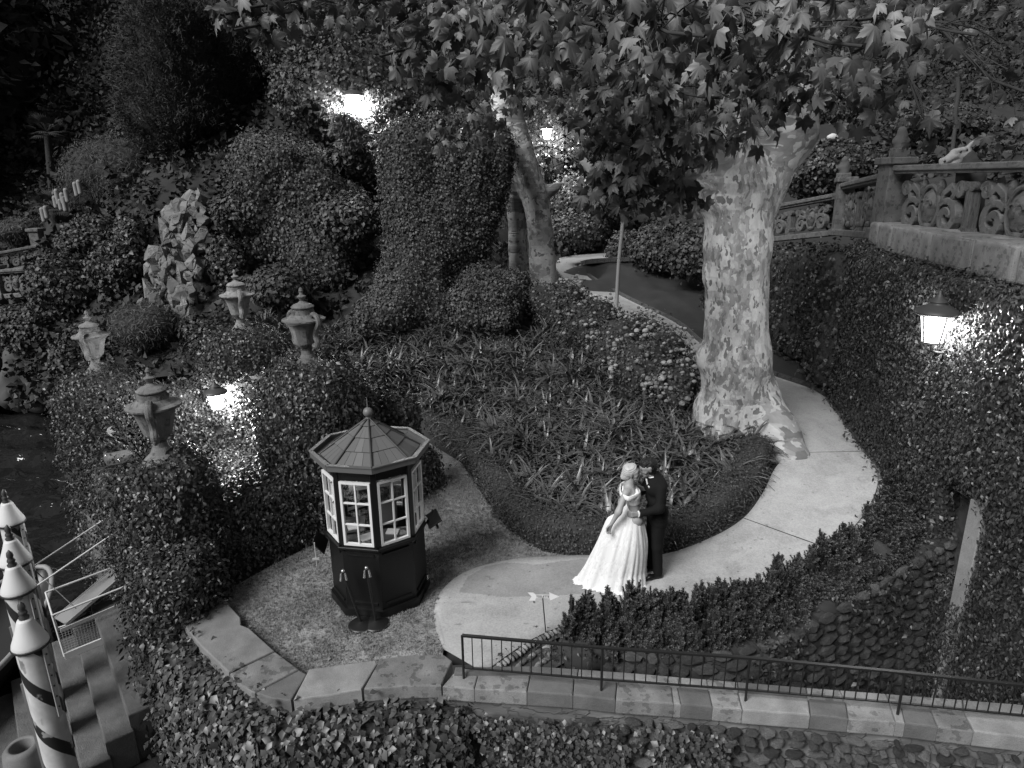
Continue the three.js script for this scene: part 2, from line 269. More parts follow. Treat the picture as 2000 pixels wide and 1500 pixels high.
{
  const path = new THREE.Group(); path.name = 'garden_path'; scene.add(path); tag(path, 'pale concrete garden path curving up round the plane tree', 'path', null, 'structure');
  const strip = (i0, i1) => {
    const n = Math.round((i1 - i0) * 14), w = 10, pos = [], uv = [], idx = [];
    for (let i = 0; i <= n; i++) { const t = lerp(i0, i1, i / n), l = Lat(t), r = Rat(t); for (let j = 0; j <= w; j++) { const p = l.clone().lerp(r, j / w); p.y += 0.004 + 0.012 * (noise(p.x * 1.5, p.z * 1.5) - 0.5) * (t > 3 ? 1 : 0); pos.push(p.x, p.y, p.z); uv.push((p.x - PX0) / PS, (p.z - PZ0) / PS); } }
    for (let i = 0; i < n; i++) for (let j = 0; j < w; j++) { const a = i * (w + 1) + j, b = a + 1, c = a + w + 1, d = c + 1; idx.push(a, b, c, b, d, c); }
    for (const j of [0, w]) { const m = pos.length / 3; for (let i = 0; i <= n; i++) { const k = (i * (w + 1) + j) * 3; pos.push(pos[k], pos[k + 1] - 0.09, pos[k + 2]); uv.push(0.2, 0.2); } for (let i = 0; i < n; i++) { const a = i * (w + 1) + j, c = a + w + 1; idx.push(a, c, m + i, c, m + i + 1, m + i); } }
    const g = new THREE.BufferGeometry(); g.setAttribute('position', new THREE.BufferAttribute(new Float32Array(pos), 3)); g.setAttribute('uv', new THREE.BufferAttribute(new Float32Array(uv), 2)); g.setIndex(idx); g.computeVertexNormals();
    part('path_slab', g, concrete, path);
  };
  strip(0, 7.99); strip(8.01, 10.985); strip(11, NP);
  // lawn kerb: a low stone edge on the far side of the upper path
  const kb = []; for (let i = 12; i <= NP; i += 0.25) kb.push(i);
  for (let i = 0; i + 1 < kb.length; i++) { const a = Rat(kb[i]), b = Rat(kb[i + 1]), l = Lat(kb[i]), n = a.clone().sub(l).setY(0).normalize().multiplyScalar(0.06); a.add(n); b.add(n); const d = b.clone().sub(a).multiplyScalar(0.03); part('kerb_stone', beam(a.sub(d.clone().negate()).setY(a.y + 0.02), b.sub(d).setY(b.y + 0.02), 0.1, 0.12), M.darkStone, path); }
}
// cobbles set on edge along the outer side of the path
{
  const e = new THREE.Group(); e.name = 'cobble_edging'; scene.add(e); tag(e, 'dark edging of cobbles set on edge along the outer side of the path', 'edging', null, 'structure');
  R = RNG(21);
  const shapes = [0, 1, 2, 3].map((s) => lumpy(T(new THREE.SphereGeometry(1, 7, 5), 0, 0, 0), 0.18, 1.6, s * 7)), mats = [0.10, 0.17, 0.25, 0.36].map((g) => mat(g, 0.75, { bumpMap: speck, bumpScale: 0.01 }));
  const len = []; let L = 0, prev = Rat(0); for (let i = 0; i <= 10.5; i += 0.02) { const p = Rat(i); L += p.distanceTo(prev); prev = p; len.push([L, i]); }
  const bed = [];
  for (let s = 0.02; s < L; s += 0.062) {
    const i = len.find((q) => q[0] >= s)[1], p = Rat(i), q = Rat(i + 0.05), t = q.sub(p).setY(0).normalize(), n = V(-t.z, 0, t.x); if (n.dot(Rat(i).sub(Lat(i))) < 0) n.negate();
    const rows = i < 2.3 ? 3 : 1;
    for (let k = 0; k < rows; k++) {
      if (k && R() < 0.25) continue;
      const m = new THREE.Mesh(shapes[Math.floor(R() * 4)], mats[Math.floor(R() * 4)]); m.name = 'cobble'; shade(m);
      m.position.copy(p).addScaledVector(n, 0.06 + k * 0.12 + rr(-0.012, 0.012)); m.position.y -= 0.002 + k * 0.05; m.rotation.y = Math.atan2(n.x, n.z) + rr(-0.2, 0.2) + (k ? 1.2 : 0);
      m.scale.set(rr(0.022, 0.029), rr(0.03, 0.042), rr(0.045, 0.062)); e.add(m);
    }
    bed.push([p, n, rows]);
  }
  const pos = [], idx = []; bed.forEach(([p, n, r], i) => { const w = r > 1 ? 0.42 : 0.14; pos.push(p.x, p.y - 0.012, p.z, p.x + n.x * w, p.y - 0.012 - (r > 1 ? 0.14 : 0.01), p.z + n.z * w); if (i) { const a = i * 2; idx.push(a - 2, a, a - 1, a - 1, a, a + 1); } });
  const g = new THREE.BufferGeometry(); g.setAttribute('position', new THREE.BufferAttribute(new Float32Array(pos), 3)); g.setIndex(idx); g.computeVertexNormals(); part('mortar_bed', g, mat(0.05, 0.95), e);
}

// ---------------------------------------------------------------- terrace wall: coping, rubble, ivy
const terraceWall = thing('terrace_wall', 'rubble terrace wall with pale stone coping along the front of the lawn', 'wall');
{
  const slabM = [0.24, 0.28, 0.33].map((g, i) => mat(g, 0.85, { map: i % 2 ? stoneMap : fineMap, bumpMap: speck, bumpScale: 0.01 })), dark = mat(0.16, 0.9, { map: fineMap, bumpMap: speck, bumpScale: 0.01 }), pale = mat(0.36, 0.85, { map: stoneMap, bumpMap: speck, bumpScale: 0.012 });
  const H = 0.12, slab = (px, m, h = H, th = 0.16) => { const pts = px.map(([x, y]) => at(x, y, h)); const c = pts.reduce((a, p) => a.add(p), V(0, 0, 0)).multiplyScalar(1 / pts.length); pts.forEach((p) => p.lerp(c, 0.012)); const g = prism(pts, h - th, h, 0.018); part('coping_slab', g, m, terraceWall); };
  slab([[331, 1196], [400, 1168], [432, 1164], [470, 1205], [471, 1220], [487, 1226], [537, 1271], [447, 1314], [392, 1262], [360, 1225]], slabM[0]);
  slab([[448, 1315], [538, 1272], [584, 1306], [497, 1352], [470, 1338]], slabM[1]);
  slab([[499, 1353], [585, 1308], [600, 1316], [568, 1368], [530, 1364]], dark, 0.1);
  slab([[572, 1366], [603, 1306], [735, 1288], [737, 1296], [706, 1346], [640, 1358]], slabM[2]);
  slab([[709, 1346], [742, 1286], [800, 1279], [868, 1278], [884, 1290], [862, 1338], [790, 1340]], slabM[1]);
  const wallRow = (joints, ms, h, th) => { for (let i = 0; i + 1 < joints.length; i++) { const [a, b, c, d] = joints[i], [e, f, g, k] = joints[i + 1]; slab([[a, b], [e, f], [g, k], [c, d]], ms[i], h, th); } };
  const front = [[886, 1314, 864, 1340], [936, 1309, 926, 1345], [1037, 1313, 1029, 1351], [1122, 1320, 1119, 1357], [1206, 1325, 1202, 1366], [1311, 1335, 1316, 1374], [1322, 1336, 1330, 1375], [1383, 1341, 1392, 1380], [1440, 1346, 1450, 1386], [1578, 1358, 1583, 1396], [1651, 1365, 1657, 1403], [1737, 1372, 1750, 1410], [1758, 1374, 1768, 1412], [1815, 1379, 1832, 1420], [1880, 1385, 1902, 1428], [2030, 1398, 2060, 1446]];
  wallRow(front, [pale, pale, dark, dark, slabM[1], pale, dark, pale, slabM[2], dark, pale, slabM[2], dark, slabM[1], slabM[2], dark], H, 0.17);
  const rear = [[888, 1302, 886, 1313], [1037, 1300, 1037, 1312], [1130, 1306, 1128, 1319], [1240, 1314, 1240, 1327], [1330, 1322, 1330, 1335], [1380, 1326, 1383, 1340], [1440, 1331, 1442, 1345], [1575, 1342, 1577, 1357], [1640, 1347, 1648, 1363], [1730, 1354, 1738, 1371], [1880, 1366, 1882, 1384], [2030, 1378, 2036, 1397]];
  wallRow(rear, [dark, dark, slabM[0], pale, slabM[2], pale, dark, pale, slabM[2], slabM[1], slabM[0]], H + 0.05, 0.2);
  // the rubble face below the right half: mortar body and single stones
  const line = [at(864, 1341, H), at(1205, 1367, H), at(1450, 1387, H), at(1750, 1411, H), at(2060, 1447, H)], lc = curve(line.map((p) => p.setY(0)));
  const pos = [], idx = [], uv = []; for (let i = 0; i <= 40; i++) { const p = lc.getPoint(i / 40), t = lc.getTangent(i / 40), n = V(-t.z, 0, t.x); for (const [y, o] of [[-0.06, -0.30], [-0.06, -0.05], [-3.2, -0.02]]) { pos.push(p.x + n.x * o, y, p.z + n.z * o); uv.push(i * 0.1, y); } if (i) for (let k = 0; k < 2; k++) { const a = i * 3 + k; idx.push(a - 3, a, a - 2, a - 2, a, a + 1); } }
  const g = new THREE.BufferGeometry(); g.setAttribute('position', new THREE.BufferAttribute(new Float32Array(pos), 3)); g.setAttribute('uv', new THREE.BufferAttribute(new Float32Array(uv), 2)); g.setIndex(idx); g.computeVertexNormals(); part('wall_core', g, mat(0.17, 0.95, { map: rockMap, bumpMap: rockMap, bumpScale: 0.03 }), terraceWall);
  // rear face of the wall towards the sunken passage, and the two sides of the left arm
  R = RNG(31);
  const rocks = []; for (let s = 0; s < 8; s++) { const q = []; for (let i = 0; i < 26; i++) { const v = V(rr(-1, 1), rr(-1, 1), rr(-1, 1)).normalize(); q.push(V(v.x * rr(0.8, 1), v.y * rr(0.75, 1), v.z * rr(0.7, 1))); } rocks.push(boxUV(new ConvexGeometry(q), 0.4)); }
  const stM = [0.07, 0.12, 0.18, 0.26].map((g2) => mat(g2, 0.9, { map: rockMap, bumpMap: speck, bumpScale: 0.02 }));
  const Lw = lc.getLength();
  let y = -0.13;
  for (let row = 0; row < 9; row++) {
    const hgt = rr(0.065, 0.12); let s = 0.75 + rr(0, 0.2);
    while (s < Lw) {
      const w = rr(0.06, 0.24), u = (s + w / 2) / Lw; s += w + 0.018; if (u > 0.995) break;
      if (u < 0.3 && R() < 0.8) continue;
      const p = lc.getPointAt(u), t = lc.getTangentAt(u), m = shade(new THREE.Mesh(rocks[Math.floor(R() * 8)], stM[Math.floor(R() * 4)]));
      m.name = 'stone'; m.position.set(p.x + t.z * 0.05, y - hgt / 2 + rr(-0.02, 0.02), p.z - t.x * 0.05); m.position.z += 0.045; m.rotation.set(rr(-0.25, 0.25), Math.atan2(-t.z, t.x), rr(-0.12, 0.12)); m.scale.set(w / 2 + 0.004, hgt / 2 + rr(0, 0.015), rr(0.055, 0.10)); terraceWall.add(m);
    }
    y -= hgt + 0.012;
  }
  // left arm: its wall below the slabs
  const arm = [[338, 1202], [392, 1266], [447, 1318], [500, 1354], [568, 1370], [706, 1350], [864, 1342]].map(([x, y2]) => at(x, y2, 0.1)), inn = [[864, 1300], [740, 1300], [600, 1330], [520, 1290], [420, 1190]].map(([x, y2]) => at(x, y2, 0.1));
  part('wall_core', prism([...arm, ...inn], -3.2, -0.06, 0.01), mat(0.06, 0.95, { map: rockMap }), terraceWall);
  // ivy hanging down the wall: bulging body with big glossy leaves
  const hang = [[330, 1215], [372, 1262], [430, 1322], [490, 1362], [566, 1384], [706, 1368], [864, 1358], [1000, 1364], [1150, 1378]].map(([x, y2]) => at(x, y2, 0.0));
  const body = surfaceNets(lumpyF(hedgeField([...hang.slice(0, 7).map((p, i) => [p.x - (i < 5 ? 0.02 : 0), p.z + 0.02, -3.1, -0.05 - 0.02 * i])], 0.26), 0.10, 2.2), V(-5.2, -3.3, -8.2), V(0.2, 0.3, -4.9), 0.09);
  const iv = thing('hanging_ivy', 'glossy ivy hanging over the front of the terrace wall below the coping', 'ivy');
  part('stems', body, M.core, iv);
  const big = leafGeo(0.034, 0.092, 0.25, 0.25);
  foliage(iv, body, 30000, big, mat(0.07, 0.42), { size: [0.55, 1.15], out: [0, 0.12], up: 0.45, rand: 0.75, down: 1.3, tint: [0.45, 1.45], keep: (p, n) => n.z > -0.5 && p.y < 0.12 });
  // thin ivy straying over the stones to the right
  const plane = new THREE.BufferGeometry(); { const q = [], ix = []; for (let i = 0; i <= 30; i++) { const p = lc.getPoint(i / 30); q.push(p.x, -0.1, p.z + 0.03, p.x, -1.5, p.z + 0.06); if (i) ix.push(i * 2 - 2, i * 2 - 1, i * 2, i * 2, i * 2 - 1, i * 2 + 1); } plane.setAttribute('position', new THREE.BufferAttribute(new Float32Array(q), 3)); plane.setIndex(ix); plane.computeVertexNormals(); }
  foliage(iv, plane, 11000, leafGeo(0.026, 0.062, 0.25, 0.2), mat(0.07, 0.42), { name: 'straying_foliage', size: [0.6, 1.2], out: [0.02, 0.13], up: 0.45, rand: 0.7, down: 1.3, tint: [0.4, 1.4], keep: (p) => { const e = 2.35 + 0.7 * (fbm(p.x * 3, p.y * 3, 2, 3) - 0.5) - Math.max(0, -0.35 - p.y) * 1.2; return p.x < e && fbm(p.x * 2.3, p.y * 2.3, 5, 3) > 0.28 + 0.22 * sstep(p.x, 0.6, 2.5); }, seed: 77 });
}

// ---------------------------------------------------------------- sunken passage behind the wall: rubble bank, floor, rail
const rubble = thing('retaining_wall', 'dark rubble retaining wall curving below the shrub row', 'wall');
const passTop = [[958, 1298], [1010, 1278], [1062, 1268], [1200, 1272], [1340, 1280], [1450, 1266], [1530, 1242], [1620, 1198], [1700, 1150], [1780, 1100], [1850, 1062], [1900, 1040]].map(([x, y], i) => at(x, y, [-0.05, -0.08, -0.05, 0.0, 0.02, 0.08, 0.12, 0.18, 0.24, 0.3, 0.36, 0.4][i]));
const ptc = curve(passTop), passFloor = (u) => lerp(-0.12, -2.0, sstep(u, 0.0, 0.6));
{
  R = RNG(41);
  const n = 60, pos = [], uv = [], idx = [];
  for (let i = 0; i <= n; i++) { const u = i / n, p = ptc.getPoint(u), t = ptc.getTangent(u), nn = V(-t.z, 0, t.x).normalize(); const f = passFloor(u);
    [[p.clone().addScaledVector(nn, -0.3).setY(p.y - 0.04)], [p.clone().setY(p.y - 0.04)], [p.clone().addScaledVector(nn, 0.12).setY(f - 0.1)]].forEach(([q]) => { pos.push(q.x, q.y, q.z); uv.push(u * 6, q.y); });
    if (i) for (let k = 0; k < 2; k++) { const a = i * 3 + k; idx.push(a - 3, a - 2, a, a - 2, a + 1, a); } }
  const g = new THREE.BufferGeometry(); g.setAttribute('position', new THREE.BufferAttribute(new Float32Array(pos), 3)); g.setAttribute('uv', new THREE.BufferAttribute(new Float32Array(uv), 2)); g.setIndex(idx); g.computeVertexNormals(); part('wall_core', g, mat(0.05, 0.95, { map: rockMap, bumpMap: rockMap, bumpScale: 0.04 }), rubble);
  const rocks = []; for (let s = 0; s < 6; s++) { const q = []; for (let i = 0; i < 24; i++) { const v = V(rr(-1, 1), rr(-1, 1), rr(-1, 1)).normalize(); q.push(v.multiplyScalar(rr(0.8, 1))); } rocks.push(boxUV(new ConvexGeometry(q), 0.4)); }
  const ms = [0.08, 0.10, 0.13, 0.17].map((v) => mat(v, 0.95, { map: rockMap, bumpMap: speck, bumpScale: 0.02 }));
  const Lw = ptc.getLength();
  for (let row = 0; row < 16; row++) for (let s = 0.5 + rr(0, 0.1); s < Lw - 0.2;) {
    const w = rr(0.12, 0.38); const u = (s + w / 2) / Lw; s += w + 0.02; const p = ptc.getPointAt(Math.min(u, 1)), f = passFloor(u), y = p.y - 0.05 - row * 0.15; if (y < f) continue;
    const t = ptc.getTangentAt(Math.min(u, 1)), nn = V(-t.z, 0, t.x).normalize(), m = shade(new THREE.Mesh(rocks[Math.floor(R() * 6)], ms[Math.min(3, Math.floor(R() * (row ? 3 : 4)))]));
    m.name = 'stone'; m.position.copy(p).addScaledVector(nn, 0.12 * (p.y - y) / Math.max(p.y - f, 0.1)).setY(y); m.rotation.set(rr(-0.2, 0.2), Math.atan2(-t.z, t.x), rr(-0.15, 0.15)); m.scale.set(w / 2 + 0.015, rr(0.075, 0.10), rr(0.05, 0.085)); rubble.add(m);
  }
  foliage(rubble, g, 7000, leafGeo(0.016, 0.055, 0.2, 0.3), M.ivyDark, { name: 'creeper', lift: 0, size: [0.6, 1.3], out: [0.05, 0.14], up: 0.3, tint: [0.5, 1.5], keep: (p) => fbm(p.x * 1.6, p.y * 1.8, p.z * 1.6, 3) + 0.04 * sstep(p.x, 2.5, 5) > 0.54 });
  // floor: a ramp falling to the right, then dark flags with open joints
  const fl = [], fi = []; for (let i = 0; i <= 30; i++) { const u = i / 30, p = ptc.getPoint(u), x = p.x; const q = at(Math.min(940 + u * 1150, 2090), 1300 + u * 70, 0); fl.push(p.x + 0.02, passFloor(u), p.z + 0.02, q.x, passFloor(u), q.z - 0.12); if (i) fi.push(i * 2 - 2, i * 2 - 1, i * 2, i * 2, i * 2 - 1, i * 2 + 1); }
  const fg = new THREE.BufferGeometry(); fg.setAttribute('position', new THREE.BufferAttribute(new Float32Array(fl), 3)); fg.setIndex(fi); fg.computeVertexNormals(); struct('passage_floor', boxUV(fg), mat(0.16, 0.9, { map: fineMap }), 'dark ramp and floor of the sunken passage behind the railing', 'floor');
  const flags = new THREE.Group(); flags.name = 'passage_paving'; scene.add(flags); tag(flags, 'dark stone flags on the floor of the sunken passage', 'paving', null, 'structure');
  const fm = [0.14, 0.16, 0.19].map((v) => mat(v, 0.8, { map: fineMap }));
  for (let i = 0; i < 5; i++) for (let j = 0; j < 6; j++) { const x = 3.6 + i * 0.52 + (j % 2) * 0.22 + rr(-0.02, 0.02), z = -6.35 - j * 0.42; const c = at(1500, 1290, -1.15); if (x > 6.3) continue; const a = rr(-0.1, 0.1) + 0.5; part('flagstone', rbox(0.47, 0.05, 0.38, 0.012, x, -2.005, z, a * 0.2), fm[Math.floor(R() * 3)], flags); }
}
{
  const rail = thing('railing', 'low black iron railing on the wall coping in front of the passage', 'railing');
  const top = [[903, 1241], [1175, 1265], [1458, 1285], [1755, 1314], [2060, 1347]], bot = [[905, 1304], [1175, 1327], [1458, 1347], [1757, 1373], [2062, 1404]];
  const B = bot.map(([x, y]) => at(x, y, 0.26)), Tp = top.map(([x, y], i) => { const b = B[i], v = dirOf(x, y), t = b.z / v.z; return V(b.x, EYE + v.y * t, b.z); });
  for (let i = 0; i < 4; i++) {
    part('top_rail', beam(Tp[i], Tp[i + 1], 0.035, 0.022), M.iron, rail); part('bottom_rail', beam(B[i], B[i + 1], 0.022, 0.014), M.iron, rail);
    const n = [14, 13, 14, 14][i]; for (let k = 1; k < n; k++) { const t = k / n; part('baluster', rod(B[i].clone().lerp(B[i + 1], t), Tp[i].clone().lerp(Tp[i + 1], t), 0.0065, 0.0065, 6), M.iron, rail); }
  }
  for (let i = 0; i < 5; i++) part('post', rod(V(B[i].x, 0.1, B[i].z), Tp[i], 0.014, 0.014, 8), M.iron, rail);
}

// ---------------------------------------------------------------- lake
{
  const n = 150, g = new THREE.PlaneGeometry(60, 70, n * 2, n * 2); g.rotateX(-Math.PI / 2).translate(-34, WATER, -30); const p = g.attributes.position;
  for (let i = 0; i < p.count; i++) { const x = p.getX(i), z = p.getZ(i); p.setY(i, WATER + 0.55 * (fbm(x * 0.8, z * 1.5, 3, 5) - 0.5) + 0.26 * (noise(x * 1.9, z * 3.2, 5) - 0.5) + 0.05 * (noise(x * 4, z * 6, 8) - 0.5)); }
  g.computeVertexNormals();
  const rip = tex(512, (u, v) => fbm(u * 10, v * 16, 4, 4, 0), { color: false }); rip.repeat.set(14, 16);
  struct('lake', g, mat(0.014, 0.08, { bumpMap: rip, bumpScale: 0.10 }), 'dark rippled lake water at the foot of the garden', 'water');
}

// ---------------------------------------------------------------- right: ivy-clad retaining wall with rough coping
const wallLine = [V(6.75, 0, -13.2), V(6.62, 0, -12.4), V(6.35, 0, -10), V(6.15, 0, -8.2), V(6.1, 0, -5.2)];
{
  const w = thing('ivy_wall', 'tall ivy-covered retaining wall with rough stone coping, carrying a lit lantern', 'wall');
  const base = [0.9, 0.7, 0.2, -1.9, -2.0];
  const core = []; const outP = wallLine.map((p) => p.clone()), inP = wallLine.map((p) => p.clone().add(V(1.1, 0, 0.05))).reverse();
  part('wall_core', prism([...outP, ...inP].map((p) => p.clone().setX(p.x + 0.12)), -2.3, 3.9, 0.01), mat(0.08, 0.9, { map: stoneMap }), w);
  const hf0 = lumpyF(hedgeField(wallLine.map((p, i) => [p.x + 0.12, p.z, base[i] - 0.4, 4.05 - 0.02 * i + (i === 0 ? 0.1 : 0)]), 0.3), 0.05, 1.2, 3), body = surfaceNets((x, y, z) => Math.max(hf0(x, y, z), Math.min(z + 8.85, -7.74 - z, y + 0.14, 1.38 - y, 6.5 - x)), V(5.0, -2.6, -14), V(7.6, 4.6, -4.8), 0.1);
  const keep = (p) => !(p.z > -8.8 && p.z < -7.78 && p.y < 1.34 && p.y > -0.08);
  part('stems', body, M.core, w);
  foliage(w, body, 145000, leafGeo(0.0175, 0.062, 0.2, 0.3), M.ivy, { size: [0.65, 1.15], out: [0, 0.07], up: 0.2, rand: 0.6, down: 1.2, tint: [0.5, 1.5], keep: (p, n) => keep(p) && (n.x < 0.35) });
  foliage(w, body, 350, sprayGeo(8, 0.016, 0.05, 0.12, 9), M.ivy, { name: 'shoots', out: [0.05, 0.2], size: [0.7, 1.4], keep: (p, n) => keep(p) && n.x < 0.2 });
  R = RNG(51);
  for (let i = 0; i < 7; i++) { const a = i / 7, b = (i + 1) / 7, c = curve(wallLine), p = c.getPoint(a), q = c.getPoint(b); const g = lumpy(boxUV(rbox(0.7, 0.5, p.distanceTo(q) + 0.0, 0.07)), 0.02, 3, i); const m = part('coping_stone', g, M.stone, w); m.position.copy(p.clone().add(q).multiplyScalar(0.5)).add(V(0.42, 4.3, 0)); m.rotation.y = Math.atan2(q.x - p.x, q.z - p.z); m.scale.set(1, 1, 0.99); }
  // plastered door jamb low in the wall
  part('door_jamb', boxUV(rbox(0.16, 3.3, 0.24, 0.015, 6.0, -0.28, -7.90, 0.1), 0.5), mat(0.30, 0.85, { map: fineMap }), w);
}
// lower ivy at the foot of the right wall and the dark hedge behind the plane tree
{
  const h = thing('back_hedge', 'dark hedge below the sloping balustrade, behind the big plane tree', 'hedge');
  const a = at(1500, 590, 1.9).setY(0), line = [V(6.9, 0, -13.6), V(7.3, 0, -15.2), V(6.9, 0, -17.5), V(6.2, 0, -19.5)];
  const tops = [3.9, 3.75, 3.55, 3.4], body = surfaceNets(lumpyF(hedgeField(line.map((p, i) => [p.x, p.z, 1.2, tops[i]]), 0.55), 0.22, 1.1, 9), V(4.9, 0.8, -20.8), V(8.6, 4.4, -12.4), 0.14);
  part('stems', body, M.core, h);
  foliage(h, body, 11000, leafGeo(0.035, 0.085, 0.2, 0.3), M.ivyDark, { size: [0.6, 1.3], out: [0, 0.14], rand: 0.9, tint: [0.5, 1.5] });
}

// ---------------------------------------------------------------- carved balustrades
function spiral(r0, r1, turns, start, dir = 1, n = 26) { const q = []; for (let i = 0; i <= n; i++) { const t = i / n, a = start + dir * turns * TAU * t, r = lerp(r0, r1, t); q.push([Math.cos(a) * r, Math.sin(a) * r]); } return q; }
function band(pts, w, depth) { // flat carved ribbon of width w along 2D points, in the xy plane
  const s = new THREE.Shape(); const n = pts.length, L = [], Rr = [];
  for (let i = 0; i < n; i++) { const a = pts[Math.max(i - 1, 0)], b = pts[Math.min(i + 1, n - 1)], dx = b[0] - a[0], dy = b[1] - a[1], l = Math.hypot(dx, dy) || 1, k = w / 2 * (0.75 + 0.5 * Math.sin(Math.PI * i / (n - 1))); L.push([pts[i][0] - dy / l * k, pts[i][1] + dx / l * k]); Rr.push([pts[i][0] + dy / l * k, pts[i][1] - dx / l * k]); }
  [...L, ...Rr.reverse()].forEach(([x, y], i) => (i ? s.lineTo(x, y) : s.moveTo(x, y)));
  return new THREE.ExtrudeGeometry(s, { depth: depth - 0.03, bevelEnabled: true, bevelSize: 0.012, bevelThickness: 0.015, bevelSegments: 2, steps: 1 }).translate(0, 0, -depth / 2);
}
function scrollPanel(parent, L, H, m) { // carved panel L long and H high, its foot at y = 0, from x = 0
  const c = L / 2, add = (name, g) => part(name, g, m, parent);
  for (const s of [-1, 1]) {
    const R1 = H * 0.27, mk = (q) => q.map(([x, y]) => [c + s * (L * 0.28) + s * x, H * 0.33 + y]);
    add('scroll', band(mk(spiral(R1, R1 * 0.22, 1.35, Math.PI * 0.75, -1)), H * 0.095, 0.13));
    add('scroll', band(mk([[-R1 * 0.7, R1 * 0.72], [-R1 * 0.55, R1 * 1.35], [R1 * 0.1, R1 * 1.75], [R1 * 0.5, R1 * 1.4], [R1 * 0.3, R1 * 1.05]]), H * 0.075, 0.11));
    add('scroll', band(mk(spiral(H * 0.12, H * 0.035, 1.2, 0.2, 1, 16).map(([x, y]) => [x + R1 * 0.95, y + H * 0.42])), H * 0.06, 0.1));
    add('scroll', band([[c + s * H * 0.28, H * 0.34], [c + s * (L * 0.28 - R1 * 0.8), H * 0.36]], H * 0.07, 0.1));
    add('carved_leaf', T(new THREE.SphereGeometry(1, 10, 8), 0, 0, 0).scale(H * 0.07, H * 0.14, 0.07).translate(c + s * H * 0.24, H * 0.78, 0));
  }
  const ring = new THREE.TorusGeometry(H * 0.31, H * 0.045, 8, 26).scale(0.85, 1.12, 1).translate(c, H * 0.47, 0); add('cartouche', ring);
  const face = lumpy(new THREE.SphereGeometry(1, 18, 14).scale(H * 0.19, H * 0.27, 0.10), 0.022, 9, 2).translate(c, H * 0.47, 0); add('mask', face);
  add('nose', T(new THREE.SphereGeometry(1, 8, 6), 0, 0, 0).scale(H * 0.035, H * 0.08, 0.05).translate(c, H * 0.47, 0.09));
  for (const s of [-1, 1]) add('brow', T(new THREE.TorusGeometry(H * 0.065, H * 0.02, 6, 10, Math.PI), c + s * H * 0.08, H * 0.52, 0.085));
  add('chin_shell', T(new THREE.SphereGeometry(1, 10, 8), 0, 0, 0).scale(H * 0.13, H * 0.09, 0.09).translate(c, H * 0.14, 0));
}
function balustrade(label, A, B, H, m, panels, posts, group) { // A, B: feet of the rail's two ends
  const t = thing('balustrade', label, 'balustrade', group), d = B.clone().sub(A), L = Math.hypot(d.x, d.z), ang = Math.atan2(-d.z, d.x), slope = d.y / L;
  const g = new THREE.Group(); t.position.copy(A); t.rotation.y = ang;
  const lean = (geo) => { const p = geo.attributes.position; for (let i = 0; i < p.count; i++) p.setY(i, p.getY(i) + p.getX(i) * slope); geo.computeVertexNormals(); return geo; };
  part('base_rail', lean(boxUV(rbox(L, 0.14, 0.3, 0.02, L / 2, 0.07, 0))), m, t);
  part('top_rail', lean(boxUV(merge([rbox(L, 0.10, 0.32, 0.025, L / 2, H - 0.05, 0), rbox(L, 0.05, 0.24, 0.015, L / 2, H - 0.123, 0)]))), m, t);
  const before = t.children.length, pl = L / panels;
  for (let k = 0; k < panels; k++) { const holder = new THREE.Group(); scrollPanel(holder, pl - 0.32, H - 0.30, m); for (const c of [...holder.children]) { const q = plain(c.geometry); q.translate(k * pl + 0.16, 0.145, 0); part(c.name, lean(q), m, t); } }
  for (let k = 0; k <= panels; k++) if (posts[k]) {
    const x = k * pl, hh = H * (posts[k] === 2 ? 1.02 : 0.86);
    if (posts[k] === 2) { part('post', lean(boxUV(merge([rbox(0.36, hh, 0.36, 0.02, x, hh / 2, 0), rbox(0.44, 0.16, 0.44, 0.02, x, 0.08, 0), rbox(0.46, 0.12, 0.46, 0.025, x, hh + 0.06, 0)]))), m, t); }
    else { const q = merge([rbox(0.16, hh - 0.2, 0.16, 0.02, x, hh / 2, 0), T(new THREE.CylinderGeometry(0.1, 0.1, 0.18, 14), x, 0.27, 0, Math.PI / 2), T(new THREE.CylinderGeometry(0.07, 0.07, 0.18, 14), x - 0.07, hh - 0.16, 0, Math.PI / 2), T(new THREE.CylinderGeometry(0.07, 0.07, 0.18, 14), x + 0.07, hh - 0.16, 0, Math.PI / 2)]); part('pilaster', lean(q), m, t); }
  }
  return t;
}
const balStone = mat(0.17, 0.9, { map: stoneMap, bumpMap: speck, bumpScale: 0.015 });
const Cn = V(7.05, 4.25, -13.1);
